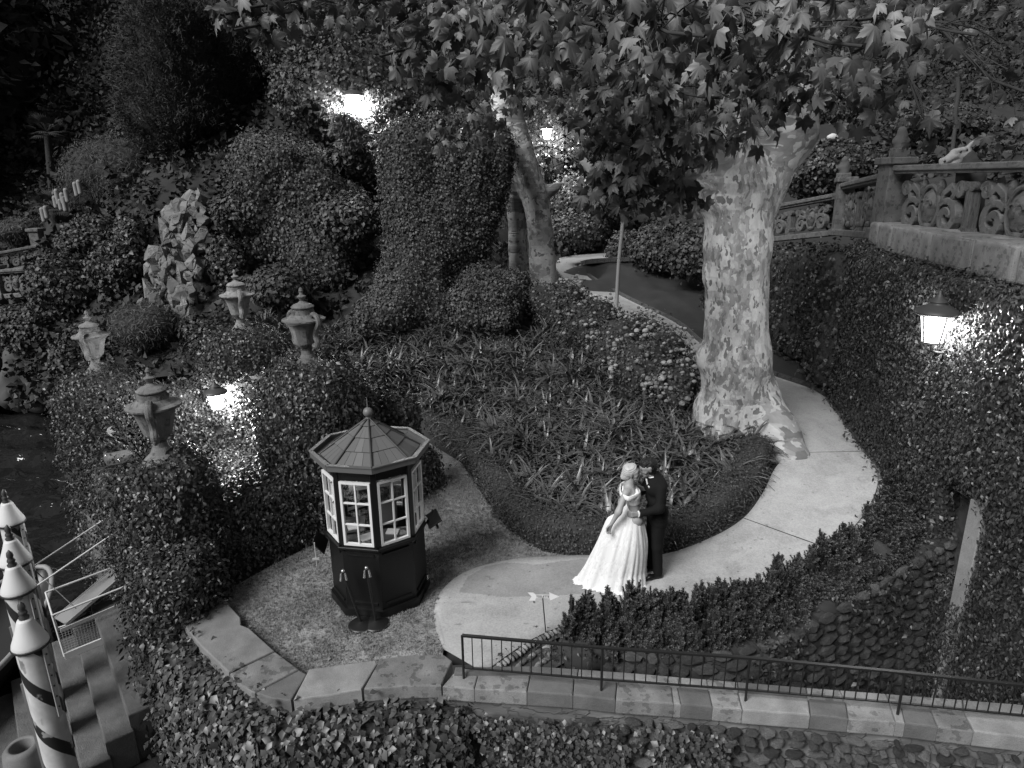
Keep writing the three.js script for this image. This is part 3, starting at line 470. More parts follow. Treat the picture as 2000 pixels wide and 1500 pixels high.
{
  balustrade('long grey carved stone balustrade on the terrace above the ivy wall at the right edge', V(7.05, 4.25, -12.85), V(7.0, 4.25, -6.4), 1.3, balStone, 3, [0, 1, 1, 1], null);
  balustrade('carved stone balustrade nearest the corner post on its left, seen at a slant', V(8.06, 3.98, -17), V(7.1, 4.2, -13.35), 1.22, balStone, 2, [2, 1, 0], null);
  balustrade('farthest carved stone balustrade, running in behind the big plane trunk', V(7.3, 3.45, -20.8), V(8.0, 3.95, -17.25), 1.02, balStone, 2, [0, 1, 0], null);
  const p = thing('corner_post', 'square stone corner post where the carved balustrades meet', 'post');
  part('shaft', boxUV(merge([rbox(0.42, 1.34, 0.42, 0.025, 7.08, 4.9, -13.1), rbox(0.54, 0.2, 0.54, 0.02, 7.08, 4.33, -13.1)])), balStone, p); part('cap', boxUV(rbox(0.54, 0.13, 0.54, 0.03, 7.08, 5.63, -13.1)), balStone, p);
  // small finials: plinth with a worn bust
  for (const [x, y, z, l] of [[7.12, 5.69, -13.1, 'small worn stone bust standing on the balustrade corner post'], [8.03, 5.28, -17.1, 'small worn stone bust on the post between the two sloping balustrades']]) {
    const s = thing('stone_bust', l, 'statue'); part('plinth', boxUV(rbox(0.26, 0.16, 0.26, 0.02, x, y + 0.08, z)), balStone, s);
    part('bust', lumpy(surfaceNets(boneField([[x, y + 0.15, z, x, y + 0.34, z, 0.12, 0.10], [x, y + 0.42, z, x - 0.02, y + 0.46, z + 0.02, 0.075, 0.075], [x - 0.1, y + 0.28, z, x + 0.1, y + 0.28, z, 0.06, 0.06]], 0.06), V(x - 0.3, y, z - 0.3), V(x + 0.3, y + 0.65, z + 0.3), 0.025), 0.012, 12), balStone, s);
  }
  // animal head statue rising behind the right balustrade
  const h = atD(1872, 318, 11.4), s = thing('animal_statue', 'pale stone animal head with long muzzle looking left above the right balustrade', 'statue');
  const hx = h.x, hy = h.y, hz = h.z, k = 1 / 1333 * 11.4;
  const pt = (px, py, dz = 0) => [hx + (px - 1872) * k, hy - (py - 318) * k * 1.02, hz + dz];
  const bn = (a, b, ra, rb) => [...a, ...b, ra * k, rb * k];
  const headF = boneField([bn(pt(1843, 317), pt(1864, 303), 6.5, 9), bn(pt(1864, 303), pt(1880, 303), 10, 13), bn(pt(1851, 324.5), pt(1872, 313), 3.6, 8), bn(pt(1841, 313, 0.03), pt(1841, 313, -0.03), 3.5, 3.5), bn(pt(1861, 297, 0.06), pt(1872, 295, 0.07), 4, 5), bn(pt(1880, 293, 0.05), pt(1888, 281, 0.07), 4.5, 1.5), bn(pt(1886, 295, -0.05), pt(1893, 284, -0.06), 4.5, 1.5)], 0.025);
  part('head', lumpy(surfaceNets(headF, V(hx - 0.45, hy - 0.35, hz - 0.3), V(hx + 0.45, hy + 0.45, hz + 0.3), 0.014), 0.008, 16), mat(0.24, 0.85, { bumpMap: speck, bumpScale: 0.01 }), s);
  part('neck', lumpy(surfaceNets(boneField([bn(pt(1884, 308), pt(1900, 340), 15, 22), bn(pt(1900, 340), pt(1905, 420), 22, 30)], 0.08), V(hx - 0.6, hy - 1.4, hz - 0.5), V(hx + 0.9, hy + 0.4, hz + 0.5), 0.03), 0.02, 8), mat(0.035, 0.9), s);
  for (const [a, b, dz] of [[1866, 299, 0.085], [1842, 315, 0.05], [1876, 296, 0.10]]) { const q = pt(a, b, dz); part('eye', new THREE.SphereGeometry(0.02, 10, 8).translate(...q), mat(0.01, 0.4), s); }
}

// ---------------------------------------------------------------- hillside, cliffs and woods
function patch(cols, sub, amp, seed) { // a continuous slope from columns of [px, [[py, distance] ...]]
  const rows = cols[0][1].length, grid = cols.map(([px, q]) => q.map(([py, d]) => atD(px, py, d)));
  const cr = grid.map((q) => curve(q)), nu = (cols.length - 1) * sub, nv = (rows - 1) * sub, pos = [], uv = [], idx = [];
  for (let j = 0; j <= nv; j++) { const c = curve(cr.map((k) => k.getPoint(j / nv))); for (let i = 0; i <= nu; i++) { const p = c.getPoint(i / nu); const a = amp * 2 * (fbm(p.x * 0.35 + seed, p.y * 0.4, p.z * 0.35, 4) - 0.5); p.z += a; p.x += a * 0.5; p.y += a * 0.4; pos.push(p.x, p.y, p.z); uv.push(p.x / 2, p.y / 2); } }
  for (let j = 0; j < nv; j++) for (let i = 0; i < nu; i++) { const a = j * (nu + 1) + i, b = a + 1, c = a + nu + 1, d = c + 1; idx.push(a, b, c, b, d, c); }
  const g = new THREE.BufferGeometry(); g.setAttribute('position', new THREE.BufferAttribute(new Float32Array(pos), 3)); g.setAttribute('uv', new THREE.BufferAttribute(new Float32Array(uv), 2)); g.setIndex(idx); g.computeVertexNormals(); return g;
}
const hillGeo = patch([
  [-200, [[815, 22.5], [660, 24], [500, 28], [300, 40], [100, 52], [-250, 64]]], [0, [[790, 22.5], [640, 23.3], [545, 26], [430, 31], [240, 43], [-250, 62]]], [150, [[785, 18.2], [600, 21], [490, 23.5], [380, 27], [190, 41], [-250, 62]]],
  [300, [[738, 16.6], [570, 20.3], [450, 22.4], [330, 25], [150, 36], [-250, 60]]], [450, [[730, 16.4], [560, 20], [430, 22.5], [300, 25], [120, 32], [-250, 56]]], [600, [[728, 16.6], [565, 20], [430, 22.6], [300, 24.6], [110, 28], [-250, 52]]],
  [750, [[710, 17.2], [560, 20], [430, 22], [290, 24.3], [120, 28], [-250, 50]]], [900, [[675, 18.3], [520, 21.5], [430, 23], [280, 26], [120, 30], [-250, 50]]], [1050, [[545, 21.8], [475, 26.5], [400, 28], [280, 31], [120, 36], [-250, 56]]],
  [1200, [[495, 25.5], [440, 29], [380, 31], [260, 33], [120, 40], [-250, 60]]], [1400, [[480, 24], [420, 27], [340, 30], [240, 34], [100, 45], [-250, 60]]], [1600, [[440, 22.5], [370, 25.5], [300, 29], [215, 35], [60, 46], [-250, 60]]],
  [1850, [[380, 15.5], [315, 21.5], [270, 27], [205, 34], [60, 46], [-250, 60]]], [2250, [[350, 13.5], [300, 20.5], [255, 27], [195, 34], [60, 46], [-250, 60]]]], 8, 0.5, 4);
{
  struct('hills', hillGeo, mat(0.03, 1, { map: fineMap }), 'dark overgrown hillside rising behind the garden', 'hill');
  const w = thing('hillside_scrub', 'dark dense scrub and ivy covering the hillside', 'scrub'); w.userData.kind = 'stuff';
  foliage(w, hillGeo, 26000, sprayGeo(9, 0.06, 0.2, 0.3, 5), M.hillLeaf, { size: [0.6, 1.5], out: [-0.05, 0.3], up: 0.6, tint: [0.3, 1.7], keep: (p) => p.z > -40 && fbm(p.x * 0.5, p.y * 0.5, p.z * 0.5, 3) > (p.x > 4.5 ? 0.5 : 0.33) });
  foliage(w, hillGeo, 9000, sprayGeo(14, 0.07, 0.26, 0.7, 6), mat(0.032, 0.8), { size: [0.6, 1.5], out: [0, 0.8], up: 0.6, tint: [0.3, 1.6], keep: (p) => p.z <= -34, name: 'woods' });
}
function blobThing(name, label, cat, field, lo, hi, cell, { leaves = 0, leaf, lm = M.ivyDark, body = M.core, bodyName = 'stems', opts = {}, group } = {}) {
  const t = thing(name, label, cat, group), g = surfaceNets(field, lo, hi, cell); part(bodyName, body === M.rock ? boxUV(g, 0.5) : g, body, t);
  if (leaves) { foliage(t, g, leaves, leaf, lm, { out: [0, 0.08], ...opts }); foliage(t, g, Math.round(leaves / 45), sprayGeo(8, 0.016, 0.05, 0.12, 9), lm, { out: [0.03, 0.18], up: 0.5, keep: opts.keep, name: 'shoots' }); } return t;
}
const tiny = leafGeo(0.028, 0.065, 0.2, 0.3), small = leafGeo(0.045, 0.11, 0.2, 0.3);
const pb = (px, py, d, px2, py2, d2, ra, rb) => bone(atD(px, py, d), atD(px2, py2, d2), ra * d / F, rb * d2 / F);
{
  // big ivy pillar of rock in the middle
  const f = boneField([pb(797, 292, 19.0, 802, 500, 18.6, 52, 50), pb(862, 288, 19.2, 852, 470, 18.8, 56, 52), pb(940, 295, 19.4, 920, 480, 18.9, 56, 42), pb(898, 290, 19.2, 888, 470, 18.8, 54, 44), pb(802, 500, 18.6, 768, 612, 17.6, 50, 50), pb(845, 500, 18.4, 838, 620, 17.9, 30, 26), pb(918, 480, 19, 893, 600, 18.4, 38, 26), pb(735, 600, 17.6, 720, 630, 17.4, 36, 34)], 0.3);
  blobThing('ivy_rock', 'tall broad ivy-clad rock tower to the left of the twin plane trunks', 'rock', (x, y, z) => f(x, y, z) + 0.34 * (fbm(x * 1.3, y * 0.32, z * 1.3, 3) - 0.5) * 2 + 0.10 * (fbm(x * 3.5, y * 2, z * 3.5, 2) - 0.5), V(-5.2, 0.6, -21.5), V(0.6, 8.2, -15.8), 0.14, { leaves: 30000, leaf: tiny, lm: mat(0.042, 0.6), opts: { size: [0.6, 1.3], out: [0, 0.06], rand: 0.8, tint: [0.5, 1.5], keep: (p, n) => n.z > -0.5 } });
  const f2 = boneField([pb(940, 540, 18.4, 945, 580, 17.8, 26, 40), pb(1000, 560, 18.4, 985, 600, 17.4, 30, 30), pb(915, 590, 17.6, 915, 625, 17.3, 30, 26), pb(965, 600, 17.4, 965, 615, 17.2, 34, 30)], 0.3);
  blobThing('ivy_stump', 'low ivy and flower covered rock mound in front of the twin plane trunks', 'rock', lumpyF(f2, 0.34, 1.5, 4), V(-2.2, 0.9, -20.5), V(1.2, 4.2, -15.8), 0.12, { leaves: 9000, leaf: tiny, lm: mat(0.042, 0.6), opts: { rand: 0.9, tint: [0.5, 1.7] } });
  const f3 = boneField([pb(520, 330, 21.5, 525, 470, 21, 66, 50), pb(600, 330, 22, 590, 500, 21, 70, 46), pb(660, 400, 21.6, 640, 520, 20.6, 60, 40)], 0.7);
  blobThing('ivy_cliff', 'dark ivy-covered cliff left of the rock tower, below the bright lamp', 'cliff', (x, y, z) => f3(x, y, z) + 1.1 * (fbm(x * 0.55 + 5, y * 0.3, z * 0.55, 3) - 0.5) + 0.55 * (fbm(x * 1.6, y * 0.7, z * 1.6, 3) - 0.5), V(-9.8, 1.5, -24.5), V(-3.4, 8.4, -18.5), 0.2, { leaves: 20000, leaf: small, lm: mat(0.042, 0.6), opts: { size: [0.5, 1], rand: 0.8, tint: [0.4, 1.5], keep: (p, n) => n.z > -0.4 } });
  // bare pale rock
  { // bare rock outcrop of angular, cracked blocks
    const t = thing('pale_rock', 'bare pale cracked rock face on the slope behind the back urn', 'rock'); R = RNG(57); const list = [];
    for (const [x, y, d, w, h] of [[378, 392, 20.7, 22, 20], [362, 412, 20.6, 26, 24], [342, 430, 20.4, 30, 30], [372, 440, 20.5, 24, 30], [325, 462, 20.2, 26, 34], [352, 470, 20.1, 30, 36], [312, 505, 19.8, 24, 32], [340, 512, 19.8, 26, 30], [372, 498, 20, 24, 34], [310, 540, 19.5, 18, 22], [352, 545, 19.4, 26, 34], [384, 535, 19.7, 24, 36], [336, 575, 19.1, 22, 28], [362, 585, 19, 24, 30], [390, 570, 19.4, 22, 30], [344, 604, 18.8, 20, 20], [372, 612, 18.8, 22, 20], [405, 545, 19.8, 16, 28], [298, 520, 19.9, 16, 24]]) {
      const c = atD(x, y, d), k = d / F * 1.18, q = []; for (let i = 0; i < 16; i++) { const v = V(rr(-1, 1), rr(-1, 1), rr(-1, 1)).normalize(); q.push(V(v.x * w * k * rr(0.75, 1.1), v.y * h * k * rr(0.75, 1.15), v.z * w * k * rr(0.6, 1))); }
      const g = new ConvexGeometry(q); g.rotateZ(rr(-0.35, 0.35)).rotateY(rr(-0.6, 0.6)).translate(c.x, c.y, c.z); list.push(g);
    }
    for (let i = 0; i < 110; i++) { const y = 385 + 230 * R(), x = 382 - 62 * (y - 385) / 230 + rr(-44, 44) * (0.55 + 0.5 * sstep(y, 380, 520)), c = atD(x, y, 20.35 - 1.75 * (y - 385) / 230 + rr(-0.15, 0.1)), s = rr(0.08, 0.24), q = []; for (let k = 0; k < 10; k++) { const v = V(rr(-1, 1), rr(-1, 1), rr(-1, 1)).normalize(); q.push(V(v.x * s, v.y * s * rr(0.9, 1.9), v.z * s * 0.8)); } list.push(new ConvexGeometry(q).rotateZ(rr(-0.5, 0.5)).translate(c.x, c.y, c.z)); }
    const face = boxUV(merge(list), 0.5); part('rock_face', face, M.rock, t);
    foliage(t, face, 7000, tiny, M.ivyDark, { size: [0.6, 1.3], out: [0, 0.07], keep: (p) => fbm(p.x * 0.9, p.y * 0.9, p.z * 0.9 + 3, 3) > 0.60 });
  }
  const f5 = boneField([pb(40, 700, 22.3, 30, 770, 22.2, 34, 30), pb(80, 730, 22, 70, 785, 21.9, 24, 18), pb(-40, 690, 22.6, -40, 780, 22.6, 40, 34)], 0.3);
  blobThing('shore_rock', 'pale rock face above the water at the far left edge', 'rock', lumpyF(f5, 0.35, 1.1, 8), V(-19.6, -2.9, -24.5), V(-13.4, 2.2, -19.6), 0.1, { body: mat(0.10, 0.9, { map: rockMap, bumpMap: rockMap, bumpScale: 0.10 }), bodyName: 'rock_face' });
}
function bush(label, px, py, d, rx, ry, n, { lm = M.ivyDark, leaf = small, seed = 1, name = 'bush', group, amp = 0.22, cat = 'bush' } = {}) {
  const c = atD(px, py, d), a = rx * d / F, b = ry * d / F, t = thing(name, label, cat, group);
  const g = lumpy(new THREE.IcosahedronGeometry(1, 4).scale(a * 0.9, b * 0.9, a * 0.85), Math.min(a, b) * amp, 1.6 / Math.min(a, b), seed).translate(c.x, c.y, c.z);
  part('branches', g, M.core, t); foliage(t, g, n, leaf, lm, { size: [0.6, 1.3], out: [-0.02, Math.min(a, b) * 0.16], up: 0.5, rand: 0.9, tint: [0.45, 1.6], seed }); return t;
}
{
  bush('ivy mound lapping over the left edge of the pale rock', 258, 480, 20.4, 34, 56, 3600, { seed: 31, amp: 0.35 });
  bush('ivy mound under the pale rock, right of the rounded clipped bush', 400, 645, 18.0, 54, 28, 3200, { seed: 32, amp: 0.35 });
  bush('dark leafy mound right of the pale rock', 448, 525, 19.9, 36, 60, 3600, { seed: 33, amp: 0.35 });
  bush('rounded clipped bush at the foot of the pale rock', 283, 634, 17.6, 66, 42, 5200, { leaf: leafGeo(0.008, 0.12, 0.1, 0.1), lm: mat(0.042, 0.6), seed: 3, amp: 0.05 });
  bush('dark round bush beside the sapling, left of the row behind it', 1228, 492, 23.5, 42, 40, 2600, { seed: 5, lm: mat(0.042, 0.6), amp: 0.12 });
  bush('dark round bush in the middle of the row behind the sapling', 1285, 482, 22, 50, 44, 3000, { seed: 6, lm: mat(0.042, 0.6), amp: 0.12 });
  bush('dark round bush half hidden by the big plane trunk', 1355, 490, 20.5, 52, 50, 3000, { seed: 7, lm: mat(0.042, 0.6), amp: 0.14 });
  bush('leafy bush lit by the far lantern behind the twin planes', 1095, 285, 29.6, 105, 84, 9000, { seed: 8, lm: mat(0.042, 0.4), leaf: small, amp: 0.3 });
  bush('dark leafy bush below the far lantern', 1150, 400, 27, 90, 60, 5000, { seed: 9, lm: mat(0.042, 0.5) });
  bush('leafy shrub crowning the cliff top left of the bright lamp', 610, 180, 25.5, 75, 60, 5000, { seed: 10, lm: mat(0.042, 0.6), amp: 0.3 });
  bush('tall rounded shrub near the top of the frame left of the ivy trunks', 580, 90, 27, 70, 62, 5000, { seed: 11, lm: mat(0.042, 0.6), amp: 0.3 });
  bush('shrub hanging over the dark cliff beside the rock tower', 680, 425, 19.6, 64, 46, 4200, { seed: 12, lm: mat(0.042, 0.6), amp: 0.35 });
  bush('spreading low shrub above the back urn', 470, 420, 20.8, 66, 40, 4200, { seed: 13, lm: mat(0.042, 0.6), amp: 0.35 });
  bush('feathery grey bush on the slope above the pale rock', 225, 350, 26, 88, 80, 9000, { seed: 14, lm: mat(0.042, 0.8), leaf: leafGeo(0.012, 0.2, 0.1, 0.2), amp: 0.2 });
  bush('pale topped shrub at the ridge of the left slope', 268, 268, 27.5, 40, 34, 2600, { seed: 15, lm: mat(0.042, 0.7), amp: 0.35 });
  bush('ragged shrub left of the pale rock', 190, 470, 22.8, 70, 42, 5200, { seed: 16, lm: mat(0.042, 0.6), amp: 0.4 });
  bush('ivy mass on the slope over the far balustrade', 130, 560, 21, 66, 62, 6000, { seed: 17, lm: mat(0.042, 0.6), amp: 0.4 });
  bush('ivy mass hanging over the shore rock', 70, 640, 21.6, 70, 46, 5200, { seed: 18, lm: mat(0.042, 0.6), amp: 0.4 });
  bush('ivy mass falling to the water left of the nearest-left ivy pier', 170, 690, 18.4, 64, 56, 5200, { seed: 19, lm: mat(0.042, 0.6), amp: 0.4 });
  bush('small pale-flecked bush left of the pale rock foot', 226, 530, 20.6, 40, 56, 3800, { seed: 20, lm: mat(0.042, 0.6), amp: 0.35 });
  bush('dark dome-clipped bush on the upper lawn at the right', 1658, 212, 33, 46, 30, 2200, { seed: 21, lm: mat(0.042, 0.8), amp: 0.04 });
  bush('wide evergreen shrub added behind the brightest lantern to catch its light as a halo', 690, 195, 22.6, 118, 92, 9000, { seed: 41, lm: mat(0.042, 0.6), amp: 0.3 });  // extra shrub, added so its lit leaves stand in for the lamp halo
  bush('dense evergreen shrub below the bright lamp', 700, 300, 21.8, 46, 46, 3600, { seed: 22, lm: mat(0.042, 0.6), amp: 0.35 });
  bush('low shrub behind the back urn to its right', 545, 560, 18.6, 60, 40, 3600, { seed: 23, lm: mat(0.042, 0.7), amp: 0.3 });
  bush('dark shrub under the sloping balustrade behind the big plane', 1560, 560, 17.5, 60, 80, 4200, { seed: 24, lm: mat(0.042, 0.6), amp: 0.3 });
  bush('scrubby evergreen right of the big plane crown', 1620, 330, 21.5, 90, 52, 4200, { seed: 25, lm: mat(0.042, 0.5), amp: 0.35 });
  bush('dark rounded grass-topped shrub beyond the far left balustrade', 40, 450, 27, 46, 26, 2600, { seed: 26, lm: mat(0.042, 0.7), leaf: leafGeo(0.012, 0.16, 0.1, 0.2), amp: 0.1 });
  bush('upright hedge beyond the sapling in front of the lower slope', 1120, 455, 25.5, 70, 40, 3600, { seed: 27, lm: mat(0.042, 0.6) });
  bush('shrubs along the foot of the upper lawn behind the right balustrade', 1830, 245, 26, 90, 34, 3000, { seed: 28, lm: mat(0.042, 0.7), amp: 0.3 });
}
// cypress-like dark trees, palms
function conifer(label, px, pyTop, pyBot, d, rx, n, seed, slope = 0) {
  const b = atD(px, pyBot, d), tp = atD(px + slope, pyTop, d), t = thing('cypress', label, 'tree'), r = rx * d / F, H = tp.y - b.y;
  part('trunk', rod(b.clone().setY(b.y - 1), b.clone().lerp(tp, 0.9), r * 0.14, r * 0.03), M.wood, t);
  const g = lumpy(lathe([[0.02, 0], [r * 0.5, 0.02 * H], [r * 0.9, 0.2 * H], [r, 0.45 * H], [r * 0.75, 0.75 * H], [r * 0.3, 0.95 * H], [0.01, H]], 30), r * 0.45, 1.4 / r, seed); const p = g.attributes.position; for (let i = 0; i < p.count; i++) { const q = p.getY(i) / H; p.setX(i, p.getX(i) + b.x + (tp.x - b.x) * q); p.setZ(i, p.getZ(i) + b.z); p.setY(i, p.getY(i) + b.y); } g.computeVertexNormals();
  part('crown', g, M.core, t); foliage(t, g, n, sprayGeo(14, 0.010, 0.14, 0.2, seed), mat(0.03, 0.8), { size: [0.6, 1.4], out: [0, r * 0.2], up: 0.8, down: -0.8, tint: [0.4, 1.6], seed });
}
conifer('broad dark evergreen tree standing above the pale rock', 345, -60, 300, 26, 72, 5200, 3, -40);
conifer('dark evergreen tree behind the broad one, reaching the top of the frame', 430, -80, 290, 28, 60, 4200, 4, 20);
function palm(label, px, pyTop, pyBot, d, fr) {
  const b = atD(px + 12, pyBot, d), tp = atD(px, pyTop, d), t = thing('palm', label, 'palm tree'); R = RNG(px);
  part('trunk', rod(b, tp, 0.16, 0.12, 10), mat(0.03, 0.9, { bumpMap: speck, bumpScale: 0.03 }), t);
  for (let i = 0; i < 22; i++) {
    const a = i / 22 * TAU + rr(-0.1, 0.1), el = rr(-0.5, 1.1), L = fr * rr(0.8, 1.1), blades = [];
    for (let k = 0; k < 14; k++) { const s = (k - 6.5) / 6.5, g = leafGeo(0.022, L * 0.6 * (1 - 0.25 * s * s), 0.1, 0.25); g.rotateZ(s * 1.2); blades.push(g); }
    const g = merge(blades); g.rotateX(-Math.PI / 2 + 0.2).translate(0, 0, -L * 0.5); const m = part('frond', merge([g, beam(V(0, 0, 0), V(0, 0, -L * 0.5), 0.02, 0.02)]), mat(0.035, 0.6), t); m.position.copy(tp); m.rotation.set(el, a, 0, 'YXZ');
  }
}
palm('tall palm with drooping fan fronds at the upper left', 92, 258, 385, 29, 0.85);
palm('shorter palm in front of the tall one on the left slope', 104, 405, 470, 26, 0.75);
// trunks wrapped in ivy near the top of the frame, left of the planes
for (const [x0, y0, x1, y1, l] of [[660, -40, 672, 80, 'slim pale trunk wrapped in ivy at the top edge, leftmost of three'], [690, -40, 696, 85, 'slim trunk wrapped in ivy at the top edge, middle of three'], [735, -40, 742, 80, 'slim trunk wrapped in ivy at the top edge, rightmost of three']]) {
  const t = thing('ivy_tree', l, 'tree'), a = atD(x1, y1 + 60, 24), b = atD(x0, y0 - 80, 24); part('trunk', lumpy(rod(a, b, 0.26, 0.2, 14), 0.05, 2, x0), mat(0.05, 0.9), t);
  const s = rod(a, a.clone().lerp(b, 0.72), 0.36, 0.33, 14); foliage(t, s, 1600, tiny, mat(0.036, 0.6), { size: [0.7, 1.4], tint: [0.5, 1.5], out: [-0.08, 0.05] });
}
// unseen trees added left of the frame, to block the sun from the hillside
R = RNG(19);
[[-34, -25, 25], [-29, -30, 24], [-36, -36, 28], [-31, -42, 28], [-41, -31, 28], [-44, -44, 31], [-37, -50, 31], [-48, -56, 33]].forEach(([x, z, H], i) => {
  const t = thing('cypress', 'tall dark tree added unseen beyond the left edge to shade the hillside', 'tree', 'trees added to shade the hillside'), r = 4.6;
  part('trunk', rod(V(x, -2.5, z), V(x, H * 0.5, z), 0.5, 0.2), M.wood, t);
  const g = lumpy(lathe([[0.1, 0], [r * 0.8, 0.08 * H], [r, 0.35 * H], [r * 0.85, 0.6 * H], [r * 0.45, 0.85 * H], [0.05, H]], 26), 1.0, 0.35, i * 3).translate(x, -1, z); part('crown', g, M.core, t);
  foliage(t, g, 1500, sprayGeo(8, 0.12, 0.6, 0.6, 6), mat(0.03, 0.8), { out: [0, 0.8], up: 0.6, size: [0.7, 1.5] });
});
// small pale stone on the dark slope
part('stone_face', lumpy(new THREE.IcosahedronGeometry(1, 2).scale(0.16, 0.11, 0.12), 0.03, 5).translate(...atD(1626, 268, 21).toArray()), mat(0.5, 0.9), thing('pale_stone', 'small pale stone lying on the dark slope above the sloping balustrade', 'stone'));
// cactus-like pale stalks beside the lower palm
{ R = RNG(3); const t = thing('pale_cactus', 'clump of pale upright cactus stems below the palms', 'cactus'); for (const [x, y] of [[112, 385], [122, 388], [130, 382], [118, 400], [126, 398], [148, 370], [155, 366], [108, 395], [90, 415], [84, 420]]) { const p = atD(x, y, 24.3); part('stem', lumpy(new THREE.CapsuleGeometry(0.075, rr(0.25, 0.45), 4, 8), 0.02, 6).translate(p.x, p.y, p.z), mat(0.22, 0.8), t); } }
// far left balustrades
{
  const m = mat(0.22, 0.9, { map: stoneMap, bumpMap: speck, bumpScale: 0.015 });
  balustrade('far left carved stone balustrade, the lower of two tiers', atD(-60, 586, 23.2), atD(72, 578, 22.6), 0.95, m, 2, [0, 2, 0]);
  balustrade('far left stone balustrade on the upper tier beside the pedestal', atD(-50, 545, 25.2), atD(84, 520, 25.6), 0.8, m, 2, [0, 1, 0]);
  const p = atD(80, 500, 25.7), t = thing('stone_pedestal', 'pale stone pedestal at the end of the upper far left balustrade', 'pedestal'); part('shaft', boxUV(rbox(0.36, 0.9, 0.36, 0.03, p.x, p.y + 0.45, p.z)), m, t); part('cap', boxUV(rbox(0.48, 0.12, 0.48, 0.03, p.x, p.y + 0.95, p.z)), m, t);
}

// ---------------------------------------------------------------- plane trees
const barkMap = tex(1024, (u, v) => {                         // flaking plane bark: pale, olive and dark scales
  const x = u * 3.7, y = v * 9, wx = x + 0.10 * (fbm(x * 5, y * 5, 3, 3) - 0.5), wy = y + 0.10 * (fbm(x * 5, y * 5, 13, 3) - 0.5);
  const a = fbm(wx * 5.5, wy * 3.2, 1, 4), b = fbm(wx * 9, wy * 4.6, 7, 4), c = fbm(wx * 16, wy * 8, 15, 3);
  let g = 0.36; if (a > 0.55) g = 0.60; else if (b > 0.60) g = 0.48; else if (b < 0.40) g = 0.27; if (c > 0.67) g = 0.19; if (c < 0.29) g = 0.54;
  const ring = sstep(fbm(x * 1.6, y * 6, 31, 3), 0.66, 0.74); g *= 1 - 0.22 * ring;
  return g * (0.9 + 0.35 * (fbm(x * 20, y * 12, 9, 3) - 0.5) + 0.1 * (noise(x * 70, y * 45, 3) - 0.5));
});
const bark = mat(0.80, 0.85, { map: barkMap, bumpMap: barkMap, bumpScale: 0.022 });
function barkUV(g, cx, cz, k = 1) { const p = g.attributes.position, uv = new Float32Array(p.count * 2); for (let i = 0; i < p.count; i++) { uv[i * 2] = Math.atan2(p.getX(i) - cx, p.getZ(i) - cz) / TAU * k + 0.5; uv[i * 2 + 1] = p.getY(i) / 9; } g.setAttribute('uv', new THREE.BufferAttribute(uv, 2)); return g; }
function planeLeaf(seed) { // five-lobed leaf, hanging from its stalk at the origin, tip along +y
  const r = RNG(seed), out = []; const key = [[-155, 0.34], [-132, 0.60], [-118, 0.66], [-104, 0.52], [-92, 0.50], [-78, 0.72], [-70, 0.68], [-56, 0.92], [-46, 0.74], [-38, 0.70], [-28, 0.54], [-18, 0.76], [-11, 0.74], [0, 1.06], [11, 0.74], [18, 0.76], [28, 0.54], [38, 0.70], [46, 0.74], [56, 0.92], [70, 0.68], [78, 0.72], [92, 0.50], [104, 0.52], [118, 0.66], [132, 0.60], [155, 0.34]];
  for (const [a, q] of key) { const t = a / 180 * Math.PI + (r() - 0.5) * 0.06, q2 = q * (0.92 + r() * 0.16); out.push([Math.sin(t) * q2, 0.36 + Math.cos(t) * q2]); }
  const ca = 0.4 + r() * 0.9, cb = (r() - 0.4) * 1.1, pos = [0, 0.36, 0.05], idx = []; 
  for (const [x, y] of out) pos.push(x * 0.62, y * 0.62 + 0.1, -ca * (y - 0.36) * (y - 0.36) * 0.35 - (0.25 + cb) * x * x * 0.6 + (r() - 0.5) * 0.07);
  pos[1] = 0.36 * 0.62 + 0.1; for (let i = 1; i < out.length; i++) idx.push(0, i, i + 1); 
  const s = pos.length / 3; pos.push(-0.008, -0.22, 0, 0.008, -0.22, 0, 0.008, 0.2, 0.02, -0.008, 0.2, 0.02); idx.push(s, s + 1, s + 2, s, s + 2, s + 3);
  const g = new THREE.BufferGeometry(); g.setAttribute('position', new THREE.BufferAttribute(new Float32Array(pos), 3)); g.setIndex(idx); g.computeVertexNormals(); return g;
}
const leafShapes = [1, 2, 3, 4, 5, 6].map((s) => planeLeaf(s * 13)), leafTones = [0.045, 0.075, 0.115, 0.17].map((g) => mat(g, 0.55));
